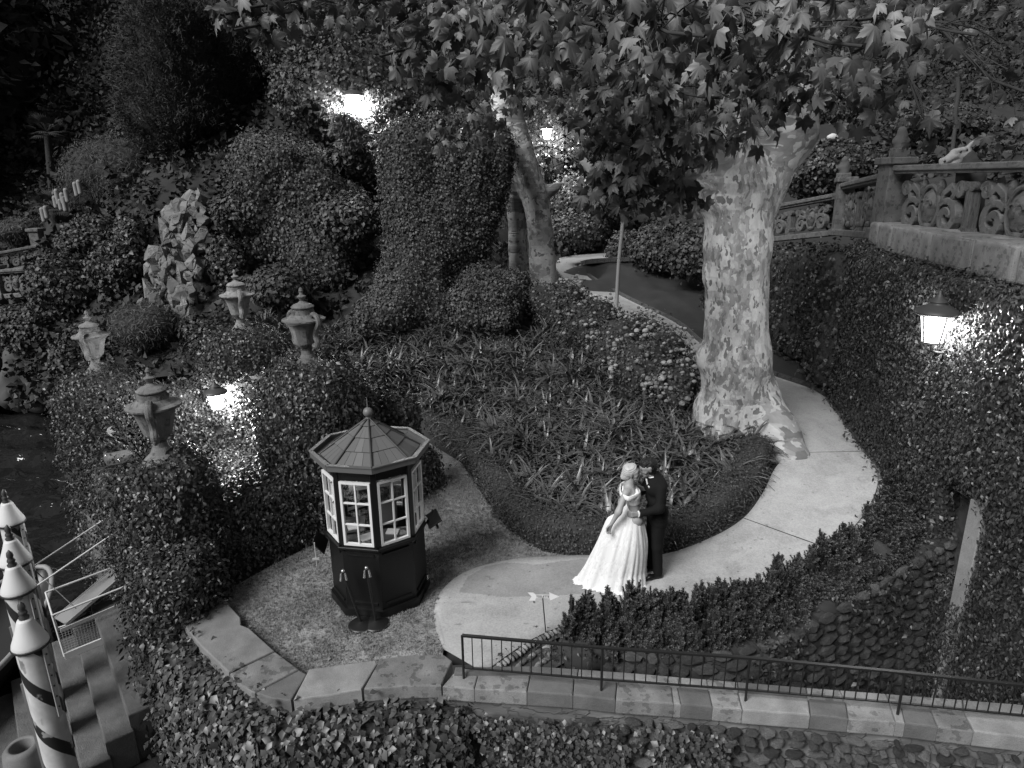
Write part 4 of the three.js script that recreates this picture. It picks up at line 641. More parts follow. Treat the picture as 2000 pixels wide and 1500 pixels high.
function crown(tree, clusters, singles, limbs, seed) { // clusters: [px, py, distance, rx px, ry px, leaves]
  R = RNG(seed); let left = singles; const lots = leafShapes.map(() => [[], []]);
  clusters.forEach(([px, py, d, rx, ry, n], ci) => {
    const c = atD(px, py, d), k = d / F;
    const from = limbs.reduce((a, b) => (b.distanceTo(c) < a.distanceTo(c) ? b : a)), mid = from.clone().lerp(c, 0.5).add(V(rr(-0.2, 0.2), 0.25, rr(-0.2, 0.2)));
    part('branch', new THREE.TubeGeometry(curve([from, mid, c, c.clone().add(V(rr(-0.4, 0.4), -0.1, 0.3))]), 14, 0.016, 5), M.wood, tree);
    part('twigs', merge([0, 1, 2, 3, 4].map(() => { const e = c.clone().add(V(rr(-1, 1) * rx * k, rr(-1, 0.8) * ry * k, rr(-1, 1) * rx * k * 0.5)); return new THREE.TubeGeometry(curve([mid.clone().lerp(c, rr(0.2, 1)), c.clone().lerp(e, 0.5).add(V(0, 0.08, 0)), e]), 8, 0.007, 4); })), M.wood, tree);
    for (let i = 0; i < n; i++) {
      let x, y, z; do { x = rr(-1, 1); y = rr(-1, 1); z = rr(-1, 1); } while (x * x + y * y + z * z > 1);
      const p = c.clone().add(V(x * rx * k, y * ry * k, z * (rx + ry) * 0.5 * k)), tip = V(rr(-0.7, 0.7), -1 + rr(-0.1, 0.7), rr(-0.5, 0.6)).normalize(), nz = V(rr(-0.8, 0.8), rr(-0.1, 1.1), rr(0.1, 1)).normalize();
      nz.addScaledVector(tip, -nz.dot(tip)).normalize(); const xx = tip.clone().cross(nz), s = rr(0.14, 0.275), m = new THREE.Matrix4().makeBasis(xx.multiplyScalar(s), tip.multiplyScalar(s), nz.multiplyScalar(s)).setPosition(p), f = Math.floor(R() * 6);
      if (left > 0 && d < 9.2 && R() < 0.42) { left--; const q = shade(new THREE.Mesh(leafShapes[f], leafTones[Math.floor(R() * 4)])); q.name = 'leaf'; q.applyMatrix4(m); tree.add(q); } else { lots[f][0].push(m); lots[f][1].push(0.25 + 1.9 * R() * R()); }
    }
  });
  lots.forEach(([m, c], i) => m.length && putCopies('foliage', leafShapes[i], M.planeLeaf, m, c, tree));
}
{
  const t = thing('plane_tree', 'huge plane tree with mottled bark and spreading root beside the bend of the path', 'tree'), D = 12.2;
  const f = boneField([pb(1433, 860, D, 1436, 700, D, 70, 64), pb(1436, 700, D, 1441, 480, D, 64, 58), pb(1441, 480, D, 1443, 380, D, 58, 64), pb(1400, 800, D - 0.1, 1410, 870, D - 0.5, 34, 40), pb(1460, 800, D, 1478, 868, D - 0.3, 44, 46),
    pb(1470, 760, D, 1520, 845, D - 0.5, 46, 38), pb(1520, 845, D - 0.5, 1558, 892, D - 0.95, 36, 26), pb(1470, 850, D - 0.3, 1530, 902, D - 1.0, 40, 22), pb(1500, 770, D + 0.4, 1530, 850, D + 0.1, 22, 20), pb(1378, 700, D, 1372, 690, D, 14, 8), pb(1388, 535, D, 1384, 528, D, 16, 8), pb(1385, 800, D, 1368, 870, D, 26, 30),
    pb(1392, 380, D, 1362, 335, D, 34, 20), pb(1400, 370, D, 1350, 200, D - 0.6, 34, 24), pb(1350, 200, D - 0.6, 1290, 40, D - 1.6, 24, 18), pb(1440, 370, D, 1440, 180, D + 0.4, 46, 36), pb(1440, 180, D + 0.4, 1420, -60, D, 36, 28), pb(1480, 380, D, 1548, 260, D - 0.1, 44, 40), pb(1548, 260, D - 0.1, 1572, 130, D, 40, 36), pb(1572, 130, D, 1640, -60, D - 0.8, 34, 26)], 0.22);
  const c = atD(1438, 600, D);
  part('trunk', barkUV(surfaceNets(lumpyF(f, 0.035, 2.4, 3), V(2.2, 0.2, -14), V(7.2, 9.2, -10.2), 0.06), c.x, c.z), bark, t);
  const limbs = [[1290, 40, D - 1.6], [1350, 200, D - 0.6], [1420, -40, D], [1440, 180, D], [1572, 130, D], [1640, -60, D - 0.8], [1362, 335, D]].map(([x, y, d]) => atD(x, y, d));
  crown(t, [[1290, 60, 6.5, 150, 80, 56], [1120, 40, 6.8, 150, 70, 54], [1450, 40, 6.7, 150, 80, 58], [1600, 80, 7, 150, 80, 56], [1720, 30, 7.2, 110, 50, 36], [1850, 60, 7.8, 120, 60, 24], [1965, 170, 8.2, 60, 80, 10], [1040, 20, 7.2, 120, 50, 45],
    [1210, 180, 8.2, 120, 70, 80], [1330, 180, 8.2, 120, 90, 90], [1440, 150, 8.7, 120, 70, 70], [1570, 150, 8.5, 80, 50, 34], [1290, 300, 8.8, 100, 70, 80], [1195, 270, 8.8, 70, 80, 60], [1220, 365, 9, 100, 45, 70], [1320, 365, 9.1, 60, 50, 40], [1380, 250, 8.4, 60, 50, 26], [1470, 250, 9.5, 50, 40, 16], [1640, 190, 8.6, 80, 50, 30], [1810, 240, 8.8, 60, 40, 16], [1700, 150, 9, 90, 70, 40],
    [1350, 150, 11.5, 220, 120, 230], [1500, 60, 12, 240, 110, 240], [1190, 110, 12, 170, 100, 150], [1800, 40, 13, 200, 70, 60], [1400, -40, 9.5, 600, 70, 240]], 300, limbs, 61);
  // tufts of young shoots on the bark where the limbs part
  R = RNG(9);
}
{
  const t = thing('plane_tree', 'twin-trunked plane tree with pale mottled bark behind the flowering shrubs', 'tree'), D = 20.6;
  const f = boneField([pb(1062, 560, D, 1056, 460, D, 27, 24), pb(1056, 460, D, 1046, 385, D, 24, 24), pb(1046, 385, D, 1008, 290, D, 25, 30), pb(1012, 540, D + 0.5, 1010, 420, D + 0.4, 18, 18), pb(1010, 420, D + 0.4, 1004, 330, D + 0.1, 18, 24), pb(1008, 290, D, 985, 190, D, 31, 26), pb(985, 190, D, 950, 120, D - 0.4, 22, 18), pb(950, 120, D - 0.4, 900, -40, D - 2, 18, 14), pb(985, 190, D, 1040, 40, D - 0.6, 24, 18), pb(980, 320, D - 0.1, 976, 300, D - 0.1, 14, 12), pb(1075, 372, D, 1090, 362, D - 0.2, 12, 8)], 0.09);
  const c = atD(1035, 430, D); part('trunk', barkUV(surfaceNets(lumpyF(f, 0.03, 2.4, 3), V(-2.6, 1.6, -22), V(2.2, 13.5, -17.6), 0.08), c.x, c.z, 0.5), bark, t);
  const limbs = [[900, -40, D - 2], [950, 120, D - 0.4], [985, 190, D], [1040, 40, D - 0.6], [1008, 290, D]].map(([x, y, d]) => atD(x, y, d));
  crown(t, [[940, 70, 8.6, 120, 70, 70], [840, 40, 8.6, 110, 50, 60], [800, 100, 9, 50, 40, 18], [880, 140, 9.1, 60, 50, 30], [540, 10, 8.6, 120, 30, 40], [470, 22, 8.7, 50, 24, 14], [520, 50, 8.6, 40, 26, 12],
    [915, 215, 13, 60, 50, 60], [880, 265, 13.5, 50, 40, 40], [1030, 150, 13.5, 90, 70, 80], [960, 250, 14, 40, 50, 26], [900, 40, 14, 190, 80, 180], [1060, 40, 14, 170, 80, 150], [700, 20, 13, 160, 30, 70], [1150, 330, 18, 30, 26, 16]], 120, limbs, 62);
}
{ // sapling
  const t = thing('sapling', 'slim young tree with a thin pale trunk forking at the top', 'tree'), D = 15.2, P = (x, y, d = D) => atD(x, y, d);
  part('trunk', new THREE.TubeGeometry(curve([P(1204, 600), P(1208, 520), P(1216, 440), P(1220, 405)]), 20, 0.042, 8), mat(0.26, 0.8), t);
  for (const q of [[[1220, 410], [1212, 385], [1196, 365]], [[1220, 408], [1222, 380], [1224, 345]], [[1220, 412], [1236, 385], [1246, 355]], [[1219, 430], [1204, 405], [1190, 395]]]) part('limb', new THREE.TubeGeometry(curve(q.map(([x, y]) => P(x, y))), 10, 0.022, 6), mat(0.2, 0.8), t);
  foliage(t, new THREE.IcosahedronGeometry(0.5, 2).scale(1.2, 0.7, 1).translate(...P(1222, 340).toArray()), 260, leafShapes[0], M.planeLeaf, { size: [0.12, 0.2], tint: [0.4, 1.2] });
}
{ // bare thin sapling on the upper lawn
  const t = thing('sapling', 'bare dark sapling with a knotted stem above the animal statue', 'tree'), P = (x, y) => atD(x, y, 13.5);
  part('trunk', new THREE.TubeGeometry(curve([P(1858, 320), P(1864, 260), P(1868, 238), P(1866, 225), P(1872, 180), P(1870, 150)]), 24, 0.035, 7), mat(0.05, 0.9), t);
}

// ---------------------------------------------------------------- beds
const bedPoly = [[724, 800], [800, 812], [880, 850], [945, 905], [985, 970], [1040, 1020], [1130, 1046], [1290, 1044], [1380, 1012], [1450, 960], [1490, 890], [1480, 862], [1390, 845], [1355, 770], [1290, 760], [1210, 700], [1120, 640], [1010, 598], [930, 612], [860, 628], [740, 640], [640, 655], [560, 650], [600, 690], [640, 720], [672, 790]].map(([x, y], i) => at(x, y, [0.2, 0.2, 0.1, 0.05, 0.05, 0.05, 0.05, 0.1, 0.2, 0.3, 0.6, 0.8, 0.8, 1, 1.05, 1.25, 1.5, 1.85, 1.8, 1.75, 1.6, 1.6, 1.65, 1.5, 1.2, 0.6][i]));
function strapClump(seed, n = 22) {
  const r = RNG(seed), pos = [], idx = [];
  for (let k = 0; k < n; k++) {
    const a = r() * TAU, L = 0.36 + r() * 0.28, w = 0.022 + r() * 0.012, e0 = 0.5 + r() * 0.9, bend = 0.9 + r() * 1.3, s = pos.length / 3; let x = 0.02 * r(), y = 0, el = e0;
    for (let j = 0; j <= 5; j++) { const ww = w * Math.min(1, 1.5 * (1.04 - j / 5)) , c = Math.cos(a), sn = Math.sin(a); pos.push(c * x - sn * ww, y + 0.004, sn * x + c * ww, c * x, y - 0.002, sn * x, c * x + sn * ww, y + 0.004, sn * x - c * ww); x += Math.cos(el) * L / 5; y += Math.sin(el) * L / 5; el -= bend / 5; if (j < 5) { const q = s + j * 3; idx.push(q, q + 1, q + 3, q + 1, q + 4, q + 3, q + 1, q + 2, q + 4, q + 2, q + 5, q + 4); } }
  }
  const g = new THREE.BufferGeometry(); g.setAttribute('position', new THREE.BufferAttribute(new Float32Array(pos), 3)); g.setIndex(idx); g.computeVertexNormals(); return g;
}
{
  const b = thing('strap_leaf_bed', 'broad bed of arching strap-leaved plants between lawn, path and rocks', 'plant bed'); b.userData.kind = 'stuff';
  R = RNG(71); const lots = [0, 1, 2, 3].map(() => [[], []]); let x0 = 1e9, x1 = -1e9, z0 = 1e9, z1 = -1e9; for (const p of bedPoly) { x0 = Math.min(x0, p.x); x1 = Math.max(x1, p.x); z0 = Math.min(z0, p.z); z1 = Math.max(z1, p.z); }
  const seen = []; let tries = 0;
  while (tries++ < 30000 && seen.length < 1650) { const x = rr(x0, x1), z = rr(z0, z1); if (!inside(bedPoly, x, z)) continue; if (seen.some(([a, c]) => (a - x) ** 2 + (c - z) ** 2 < 0.024)) continue; seen.push([x, z]);
    const k = rr(0.75, 1.25), i = Math.floor(R() * 4); lots[i][0].push(new THREE.Matrix4().compose(V(x, ground(x, z) - 0.05 + rr(0, 0.12), z), new THREE.Quaternion().setFromEuler(new THREE.Euler(rr(-0.15, 0.25), rr(0, 6.2), rr(-0.2, 0.2))), V(k, k * rr(0.85, 1.15), k))); lots[i][1].push(rr(0.6, 1.35)); }
  lots.forEach(([m, c], i) => putCopies('clumps', strapClump(i * 7 + 1), M.bedLeaf, m, c, b));
  const gp = [[224, 670], [330, 660], [420, 650], [540, 650], [560, 690], [480, 740], [400, 770], [300, 760], [270, 720]].map(([x, y]) => at(x, y, 1.2)), b2 = thing('grassy_bed', 'dark grassy leaved bed behind the ivy piers and urns', 'plant bed'); b2.userData.kind = 'stuff';
  const m2 = [], c2 = []; for (let i = 0; i < 9000 && m2.length < 760; i++) { const x = rr(-10, -3), z = rr(-18, -11); if (!inside(gp, x, z)) continue; const k = rr(0.8, 1.4); m2.push(new THREE.Matrix4().compose(V(x, ground(x, z), z), new THREE.Quaternion().setFromAxisAngle(Up, rr(0, 6)), V(k * 0.8, k * 1.2, k * 0.8))); c2.push(rr(0.5, 1.3)); } putCopies('clumps', strapClump(44, 26), mat(0.07, 0.45), m2, c2, b2);
}
// low clipped hedge along the inner side of path and lawn
{
  const pts = [[700, 812], [760, 820], [830, 838], [895, 884], [940, 950], [985, 1015], [1050, 1062], [1125, 1074], [1210, 1072], [1300, 1070], [1375, 1045], [1440, 1000], [1478, 950], [1498, 905]].map(([x, y], i) => at(x, y, [0.25, 0.2, 0.1, 0.02, 0, 0, 0.02, 0.04, 0.06, 0.08, 0.14, 0.26, 0.4, 0.52][i]));
  const off = curve(pts), line = []; for (let i = 0; i <= 40; i++) { const p = off.getPoint(i / 40), t = off.getTangent(i / 40), n = V(t.z, 0, -t.x); p.addScaledVector(n, 0.20); line.push([p.x, p.z, p.y - 0.25, p.y + 0.42 + 0.04 * Math.sin(i)]); }
  const h = thing('low_hedge', 'low dark clipped hedge curving between the lawn, the path and the strap-leaved bed', 'hedge'), g = surfaceNets(lumpyF(hedgeField(line, 0.23), 0.035, 3, 2), V(-4.6, -0.4, -15.6), V(5.4, 1.6, -7.2), 0.075);
  part('branches', g, M.core, h); foliage(h, g, 42000, leafGeo(0.010, 0.034, 0.2, 0.2), mat(0.036, 0.65), { size: [0.6, 1.4], out: [-0.01, 0.05], up: 0.4, rand: 1, down: -0.3, tint: [0.4, 1.7] });
}
{ const t = thing('clipped_bush', 'dark leafy bush filling the corner between the round ivy pier and the low hedge', 'bush'), q = [[735, 800, 11.6, 46], [775, 815, 11.3, 40], [715, 770, 12, 40], [700, 830, 10.9, 36]].map(([x, y, d, r]) => pb(x, y, d, x, y + 20, d, r, r));
  const g = surfaceNets(lumpyF(boneField(q, 0.2), 0.08, 2.4, 2), V(-3.6, -0.3, -13), V(-1.2, 2, -9.8), 0.08); part('branches', g, M.core, t); foliage(t, g, 5200, tiny, M.ivyDark, { rand: 0.9, out: [0, 0.08], tint: [0.5, 1.5] }); }
// flowering shrubs: foliage as a mass, every flower head its own piece
{
  const t = thing('flowering_shrub', 'mass of shrubs with many pale round flower heads between the strap-leaved bed and the path', 'flowering shrub');
  const f = boneField([[1000, 560, 1.95, 34], [1060, 585, 1.95, 40], [1110, 590, 1.9, 44], [1160, 620, 1.75, 50], [1210, 660, 1.55, 52], [1260, 650, 1.6, 44], [1255, 710, 1.35, 52], [1300, 690, 1.45, 44], [1320, 750, 1.2, 42], [1335, 720, 1.3, 30]].map(([x, y, h, r]) => { const p = at(x, y + 25, h), q = r / F * -p.z; return [p.x, p.y, p.z, p.x, p.y + 0.25, p.z, q, q * 0.9]; }), 0.3);
  const g = surfaceNets(lumpyF(f, 0.16, 2, 6), V(-1, 0.5, -20), V(5.6, 3.6, -12), 0.1); part('branches', g, M.core, t);
  foliage(t, g, 17000, leafGeo(0.02, 0.055, 0.2, 0.2), M.rose, { size: [0.6, 1.4], out: [-0.02, 0.16], up: 0.6, rand: 0.9, tint: [0.5, 1.8] });
  R = RNG(91); const s = sampler(g), p = V(), n = V(), heads = [1, 2, 3].map((k) => lumpy(new THREE.IcosahedronGeometry(0.06, 1), 0.022, 26, k * 5)), pm = [0.16, 0.22, 0.30].map((c) => mat(c, 0.85)); let c = 0;
  for (let i = 0; i < 3000 && c < 300; i++) { s.sample(p, n); if (n.y < -0.1 || n.z < -0.5) continue; if (R() > 0.35 + 0.65 * sstep(p.x, 0.4, 3.4)) continue; const m = shade(new THREE.Mesh(heads[c % 3], pm[Math.floor(R() * 3)])); m.name = 'flower_head'; const k = rr(0.55, 1.1); m.position.copy(p).addScaledVector(n, rr(0.10, 0.24)); m.scale.set(k, k * 0.8, k); m.rotation.set(rr(-0.5, 0.5), rr(0, 6), 0); t.add(m); c++; }
}
// upright shrub row along the outer edge of the path
{
  const t = thing('shrub_row', 'row of dark upright bushy shrubs along the outer edge of the path', 'shrubs'); R = RNG(33);
  const sp = []; const r2 = RNG(8); for (let i = 0; i < 40; i++) { const q = i / 40, g = leafGeo(0.0085, 0.032, 0.15, 0.25); g.rotateX(-0.35 - r2() * 0.9); T(g, 0, 0.01 + 0.13 * q, 0, 0, i * 2.4 + r2(), 0); sp.push(g); } sp.push(rod(V(0, 0, 0), V(0, 0.13, 0), 0.004, 0.003, 4));
  const sprig = merge(sp), mm = [], cc = [], line = [];
  for (let i = 2.4; i <= 10.8; i += 0.1) { const l = Lat(i), r = Rat(i), n = r.clone().sub(l).setY(0).normalize(); line.push([r.clone(), n]); }
  for (let s = 0; s < 400; s++) { // each bush is a spire of short leafy twigs
    const [p, n] = line[Math.floor(R() * line.length)], wide = 0.80, o = rr(0.12, wide), c = p.clone().addScaledVector(n, o).add(V(rr(-0.06, 0.06), 0, rr(-0.06, 0.06))), h = rr(0.2, 0.5) * (R() < 0.25 ? 1.5 : 1) * (1 - 0.45 * (o / wide)), w = rr(0.08, 0.15), sh = rr(0.6, 1.35);
    for (let k = 0; k < 58; k++) { const u = Math.pow(R(), 0.8), a = rr(0, TAU), e = w * (1 - 0.8 * u) * Math.sqrt(R()), q = V(c.x + Math.sin(a) * e, p.y - 0.10 + u * h, c.z + Math.cos(a) * e); mm.push(new THREE.Matrix4().compose(q, new THREE.Quaternion().setFromEuler(new THREE.Euler(Math.cos(a) * (0.75 - 0.5 * u) + rr(-0.3, 0.3), rr(0, 6), -Math.sin(a) * (0.75 - 0.5 * u) + rr(-0.3, 0.3))), V(1, 1, 1).multiplyScalar(rr(0.6, 1.05)))); cc.push(sh * rr(0.55, 1.5)); }
  }
  putCopies('foliage', sprig, mat(0.035, 0.55), mm, cc, t);
  const body = surfaceNets(lumpyF(hedgeField(line.filter((_, i) => i % 4 === 0).map(([p, n]) => [p.x + n.x * 0.42, p.z + n.z * 0.42, p.y - 0.3, p.y + 0.06]), 0.3), 0.05, 4), V(-0.5, -0.4, -13), V(6.6, 1.2, -6), 0.08); part('branches', body, M.core, t);
}

// ---------------------------------------------------------------- gateway of four ivy piers with urns
const Upos = [atD(190, 724, 12.5), atD(472, 645, 12.8), atD(602, 710, 10.3), atD(318, 894, 8.6)];
{
  const radii = [0.76, 0.74, 0.78, 0.58], labels = ['ivy-clad pier at the water side, leftmost, rising from the lake wall', 'ivy-clad pier farthest back, behind the lit gate lantern', 'round ivy-clad pier right of the gate lantern, behind the ticket kiosk', 'ivy-clad pier nearest the camera, at the corner of the dark hedge'];
  Upos.forEach((p, i) => {
    const r = radii[i], b = i === 1 || i === 2 ? -0.3 : -2.6, f = boneField([[p.x, b, p.z, p.x, p.y - r * 0.85, p.z, r * (i === 0 ? 1.0 : 0.8), r]], 0.1);
    blobThing('ivy_pier', labels[i], 'ivy pier', lumpyF((x, y, z) => Math.max(f(x, y, z), y - (p.y - 0.03)), 0.10, 2, i * 3), V(p.x - r * 1.5, b - 0.3, p.z - r * 1.5), V(p.x + r * 1.5, p.y + 0.4, p.z + r * 1.5), 0.085, { leaves: [24000, 19000, 24000, 22000][i], leaf: leafGeo(0.0175, 0.062, 0.2, 0.3), lm: M.ivy, opts: { size: [0.6, 1.25], out: [0, 0.09], up: 0.4, rand: 0.7, down: 0.9, tint: [0.55, 1.45], keep: (q) => q.y < p.y - 0.02 || Math.hypot(q.x - p.x, q.z - p.z) > 0.26 } });
  });
  const [a, b, c, d] = Upos, hedge = (name, label, line, half, lo, hi, n, lm = M.ivy, leaf = leafGeo(0.0175, 0.062, 0.2, 0.3), opts = {}) => blobThing(name, label, 'hedge', lumpyF(hedgeField(line, half), 0.10, 1.8, n % 7), lo, hi, 0.085, { leaves: n, leaf, lm, opts: { size: [0.6, 1.25], out: [0, 0.09], up: 0.4, rand: 0.7, down: 0.9, tint: [0.55, 1.45], ...opts } });
  hedge('ivy_hedge', 'ivy wall between the two back piers, carrying the lit gate lantern', [[a.x, a.z, -2.4, 0.5], [(a.x + b.x) / 2, (a.z + b.z) / 2 - 0.1, -2.2, 1.6], [b.x, b.z, -1.5, 1.1]], 0.32, V(-8.8, -2.8, -14), V(-4.4, 2.5, -11.6), 36000);
  hedge('ivy_hedge', 'low ivy wall joining the back pier and the round pier behind the kiosk', [[b.x, b.z, -1.4, 0.95], [c.x, c.z, -1.4, 0.7]], 0.3, V(-6, -1.8, -13.7), V(-2.5, 2.4, -9.6), 24000);
  hedge('ivy_hedge', 'dark ivy hedge along the left side of the lawn between the front piers', [[-4.42, -7.72, -2.6, 0.75], [d.x + 0.1, d.z, -2.6, 0.9], [lerp(d.x, c.x, 0.5) - 0.02, lerp(d.z, c.z, 0.5), -0.4, 1.02], [c.x, c.z, -0.4, 0.95], [-2.35, -10.9, -0.3, 0.7], [-1.9, -11.6, -0.3, 0.6]], 0.42, V(-5.6, -3, -12.4), V(-1.2, 2.2, -7), 74000, M.ivy);
  hedge('ivy_hedge', 'low ivy wall at the water between the leftmost pier and the nearest pier', [[a.x - 0.1, a.z + 0.1, -2.6, 0.45], [d.x - 0.3, d.z - 0.1, -2.6, 0.55]], 0.34, V(-8.9, -3, -13.4), V(-4.4, 1.4, -7.8), 26000);
  // ivy carpeting the inner ground of the gateway, with a few big fallen plane leaves
  const gi = thing('ground_ivy', 'grey ivy carpet on the ground inside the gateway piers', 'ivy'); gi.userData.kind = 'stuff'; R = RNG(17);
  const q = [a, b, c, d], pl = new THREE.PlaneGeometry(1, 1, 16, 16); { const p = pl.attributes.position; for (let i = 0; i < p.count; i++) { const u = p.getX(i) + 0.5, v = p.getY(i) + 0.5, e = a.clone().lerp(b, u).lerp(d.clone().lerp(c, u), v); p.setXYZ(i, e.x, 0, e.z); } pl.index.array.reverse(); } { const p = pl.attributes.position; for (let i = 0; i < p.count; i++) p.setY(i, 0.38 + 0.25 * fbm(p.getX(i), p.getZ(i), 4, 3)); pl.computeVertexNormals(); }
  foliage(gi, pl, 15000, leafGeo(0.02, 0.05, 0.2, 0.3), M.ivy, { out: [0, 0.08], size: [0.6, 1.2], rand: 0.9, tint: [0.6, 1.6], keep: (p) => inside(q, p.x, p.z) });
  struct('gateway_ground', pl, M.soil, 'dark ground inside the gateway', 'ground');
  const spots = [[498, 748, 1.55, 'fallen plane leaves caught on the ivy of the back pier', -12.0], [500, 782, 1.1, 'wide fallen plane leaf below the back pier, right of the lantern', -11.6], [497, 825, 0.7, 'slender curled plane leaf caught upright on the ivy below the lantern', -11.3], [515, 858, 0.4, 'small pale fallen leaves on the lower ivy of the gateway', -11.0], [415, 840, 0.9, 'grey fallen leaf on the ivy under the gate lantern', -11.5], [207, 842, 0.8, 'fallen leaf on the flank of the leftmost pier', -11.7], [215, 695, 1.2, 'broad fallen leaf behind the leftmost urn', -12.9]];
  spots.forEach(([x, y, h, l, z], i) => { const p = atD(x, y, -z - 0.35), t = thing('fallen_leaf', l, 'leaf'), m = part('blade', leafShapes[i % 6], mat(0.17, 0.8), t); t.position.copy(p); t.rotation.set(-0.5 + i * 0.1, i, 0.4 * i); t.scale.setScalar(0.21); });
  // pale block on the low water wall, and the bare lake walls below the ivy
  const bl = at(232, 895, 0.75), t = thing('stone_block', 'pale rough stone block lying on the low ivy wall at the water', 'stone block'); part('block', lumpy(boxUV(new RoundedBoxGeometry(0.42, 0.16, 0.34, 5, 0.05)), 0.05, 5), mat(0.13, 0.9, { map: stoneMap }), t); t.position.copy(bl); t.rotation.y = 0.6;
  const lw = thing('lake_wall', 'bare plaster wall standing in the water below the ivy piers', 'wall');
  part('wall_core', prism([V(a.x - 0.62, 0, a.z - 0.5), V(a.x - 0.55, 0, a.z + 0.55), V(d.x - 0.75, 0, d.z - 0.8), V(d.x - 0.4, 0, d.z + 0.5), V(d.x + 0.3, 0, d.z - 0.2), V(a.x + 0.4, 0, a.z - 0.5)], -3.4, -0.55, 0.02), mat(0.22, 0.85, { map: stoneMap, bumpMap: speck, bumpScale: 0.01 }), lw);
}
function urn(label, p, s, turn, seed) {
  const t = thing('stone_urn', label, 'urn', null), m = mat([0.30, 0.35, 0.20, 0.23][seed], 0.85, { map: stoneMap, bumpMap: speck, bumpScale: 0.01 }); t.position.copy(p); t.position.y -= 0.06; t.rotation.y = turn; t.scale.setScalar(s);
  const lum = (g) => lumpy(boxUV(g), 0.006, 14, seed * 5);
  part('foot', lum(lathe([[0.001, 0], [0.235, 0], [0.235, 0.03], [0.20, 0.06], [0.13, 0.13], [0.085, 0.21], [0.075, 0.27], [0.09, 0.30], [0.06, 0.31]], 28)), m, t);
  const bowl = lathe([[0.06, 0.30], [0.10, 0.31], [0.13, 0.345], [0.155, 0.37], [0.165, 0.42], [0.185, 0.52], [0.205, 0.60], [0.235, 0.665], [0.285, 0.705], [0.31, 0.715], [0.31, 0.735], [0.285, 0.745], [0.24, 0.755]], 32);
  { const p2 = bowl.attributes.position; for (let i = 0; i < p2.count; i++) { const y = p2.getY(i), a = Math.atan2(p2.getX(i), p2.getZ(i)), k = 1 + 0.045 * Math.sin(a * 8) * sstep(y, 0.36, 0.45) * (1 - sstep(y, 0.6, 0.68)); p2.setX(i, p2.getX(i) * k); p2.setZ(i, p2.getZ(i) * k); } }
  part('bowl', lum(bowl), m, t);
  part('neck', lum(lathe([[0.24, 0.75], [0.205, 0.775], [0.17, 0.81], [0.155, 0.86], [0.15, 0.885], [0.16, 0.89]], 28)), m, t);
  part('lid', lum(lathe([[0.14, 0.885], [0.165, 0.90], [0.165, 0.915], [0.13, 0.945], [0.07, 0.965], [0.045, 0.985], [0.03, 1.0]], 28)), m, t);
  part('finial', lum(lathe([[0.03, 0.995], [0.04, 1.02], [0.062, 1.05], [0.065, 1.065], [0.03, 1.085], [0.022, 1.12], [0.034, 1.14], [0.022, 1.175], [0.001, 1.195]], 20)), m, t);
  for (const sg of [-1, 1]) { // scrolled handles on two sides
    const c2 = curve([V(0, 0.36, sg * 0.175), V(0.0, 0.34, sg * 0.23), V(0, 0.40, sg * 0.265), V(0, 0.50, sg * 0.23), V(0, 0.60, sg * 0.265), V(0, 0.70, sg * 0.33), V(0, 0.79, sg * 0.30), V(0, 0.82, sg * 0.22), V(0, 0.77, sg * 0.19)]);
    part('handle', lum(new THREE.TubeGeometry(c2, 40, 0.034, 8).scale(1.25, 1, 1)), m, t);
    part('scroll', lum(T(new THREE.TorusGeometry(0.035, 0.022, 8, 14), 0, 0.355, sg * 0.235, 0, Math.PI / 2)), m, t);
    part('mask', lum(new THREE.SphereGeometry(0.05, 10, 8).scale(1, 1.3, 0.7).translate(sg * 0.13, 0.83, 0)), m, t);
  }
}
urn('pale stone urn with lid, leftmost of the four, on the water-side ivy pier', Upos[0], 1.02, 0.1, 0);
urn('palest stone urn with lid, farthest back of the four, against the dark slope', Upos[1], 1.02, 0.55, 1);
urn('dark grey stone urn with lid on the round ivy pier behind the kiosk', Upos[2], 1.05, 0.95, 2);
urn('large stone urn with lid on the nearest ivy pier, in front of the gate lantern', Upos[3], 1.12, 0.3, 3);

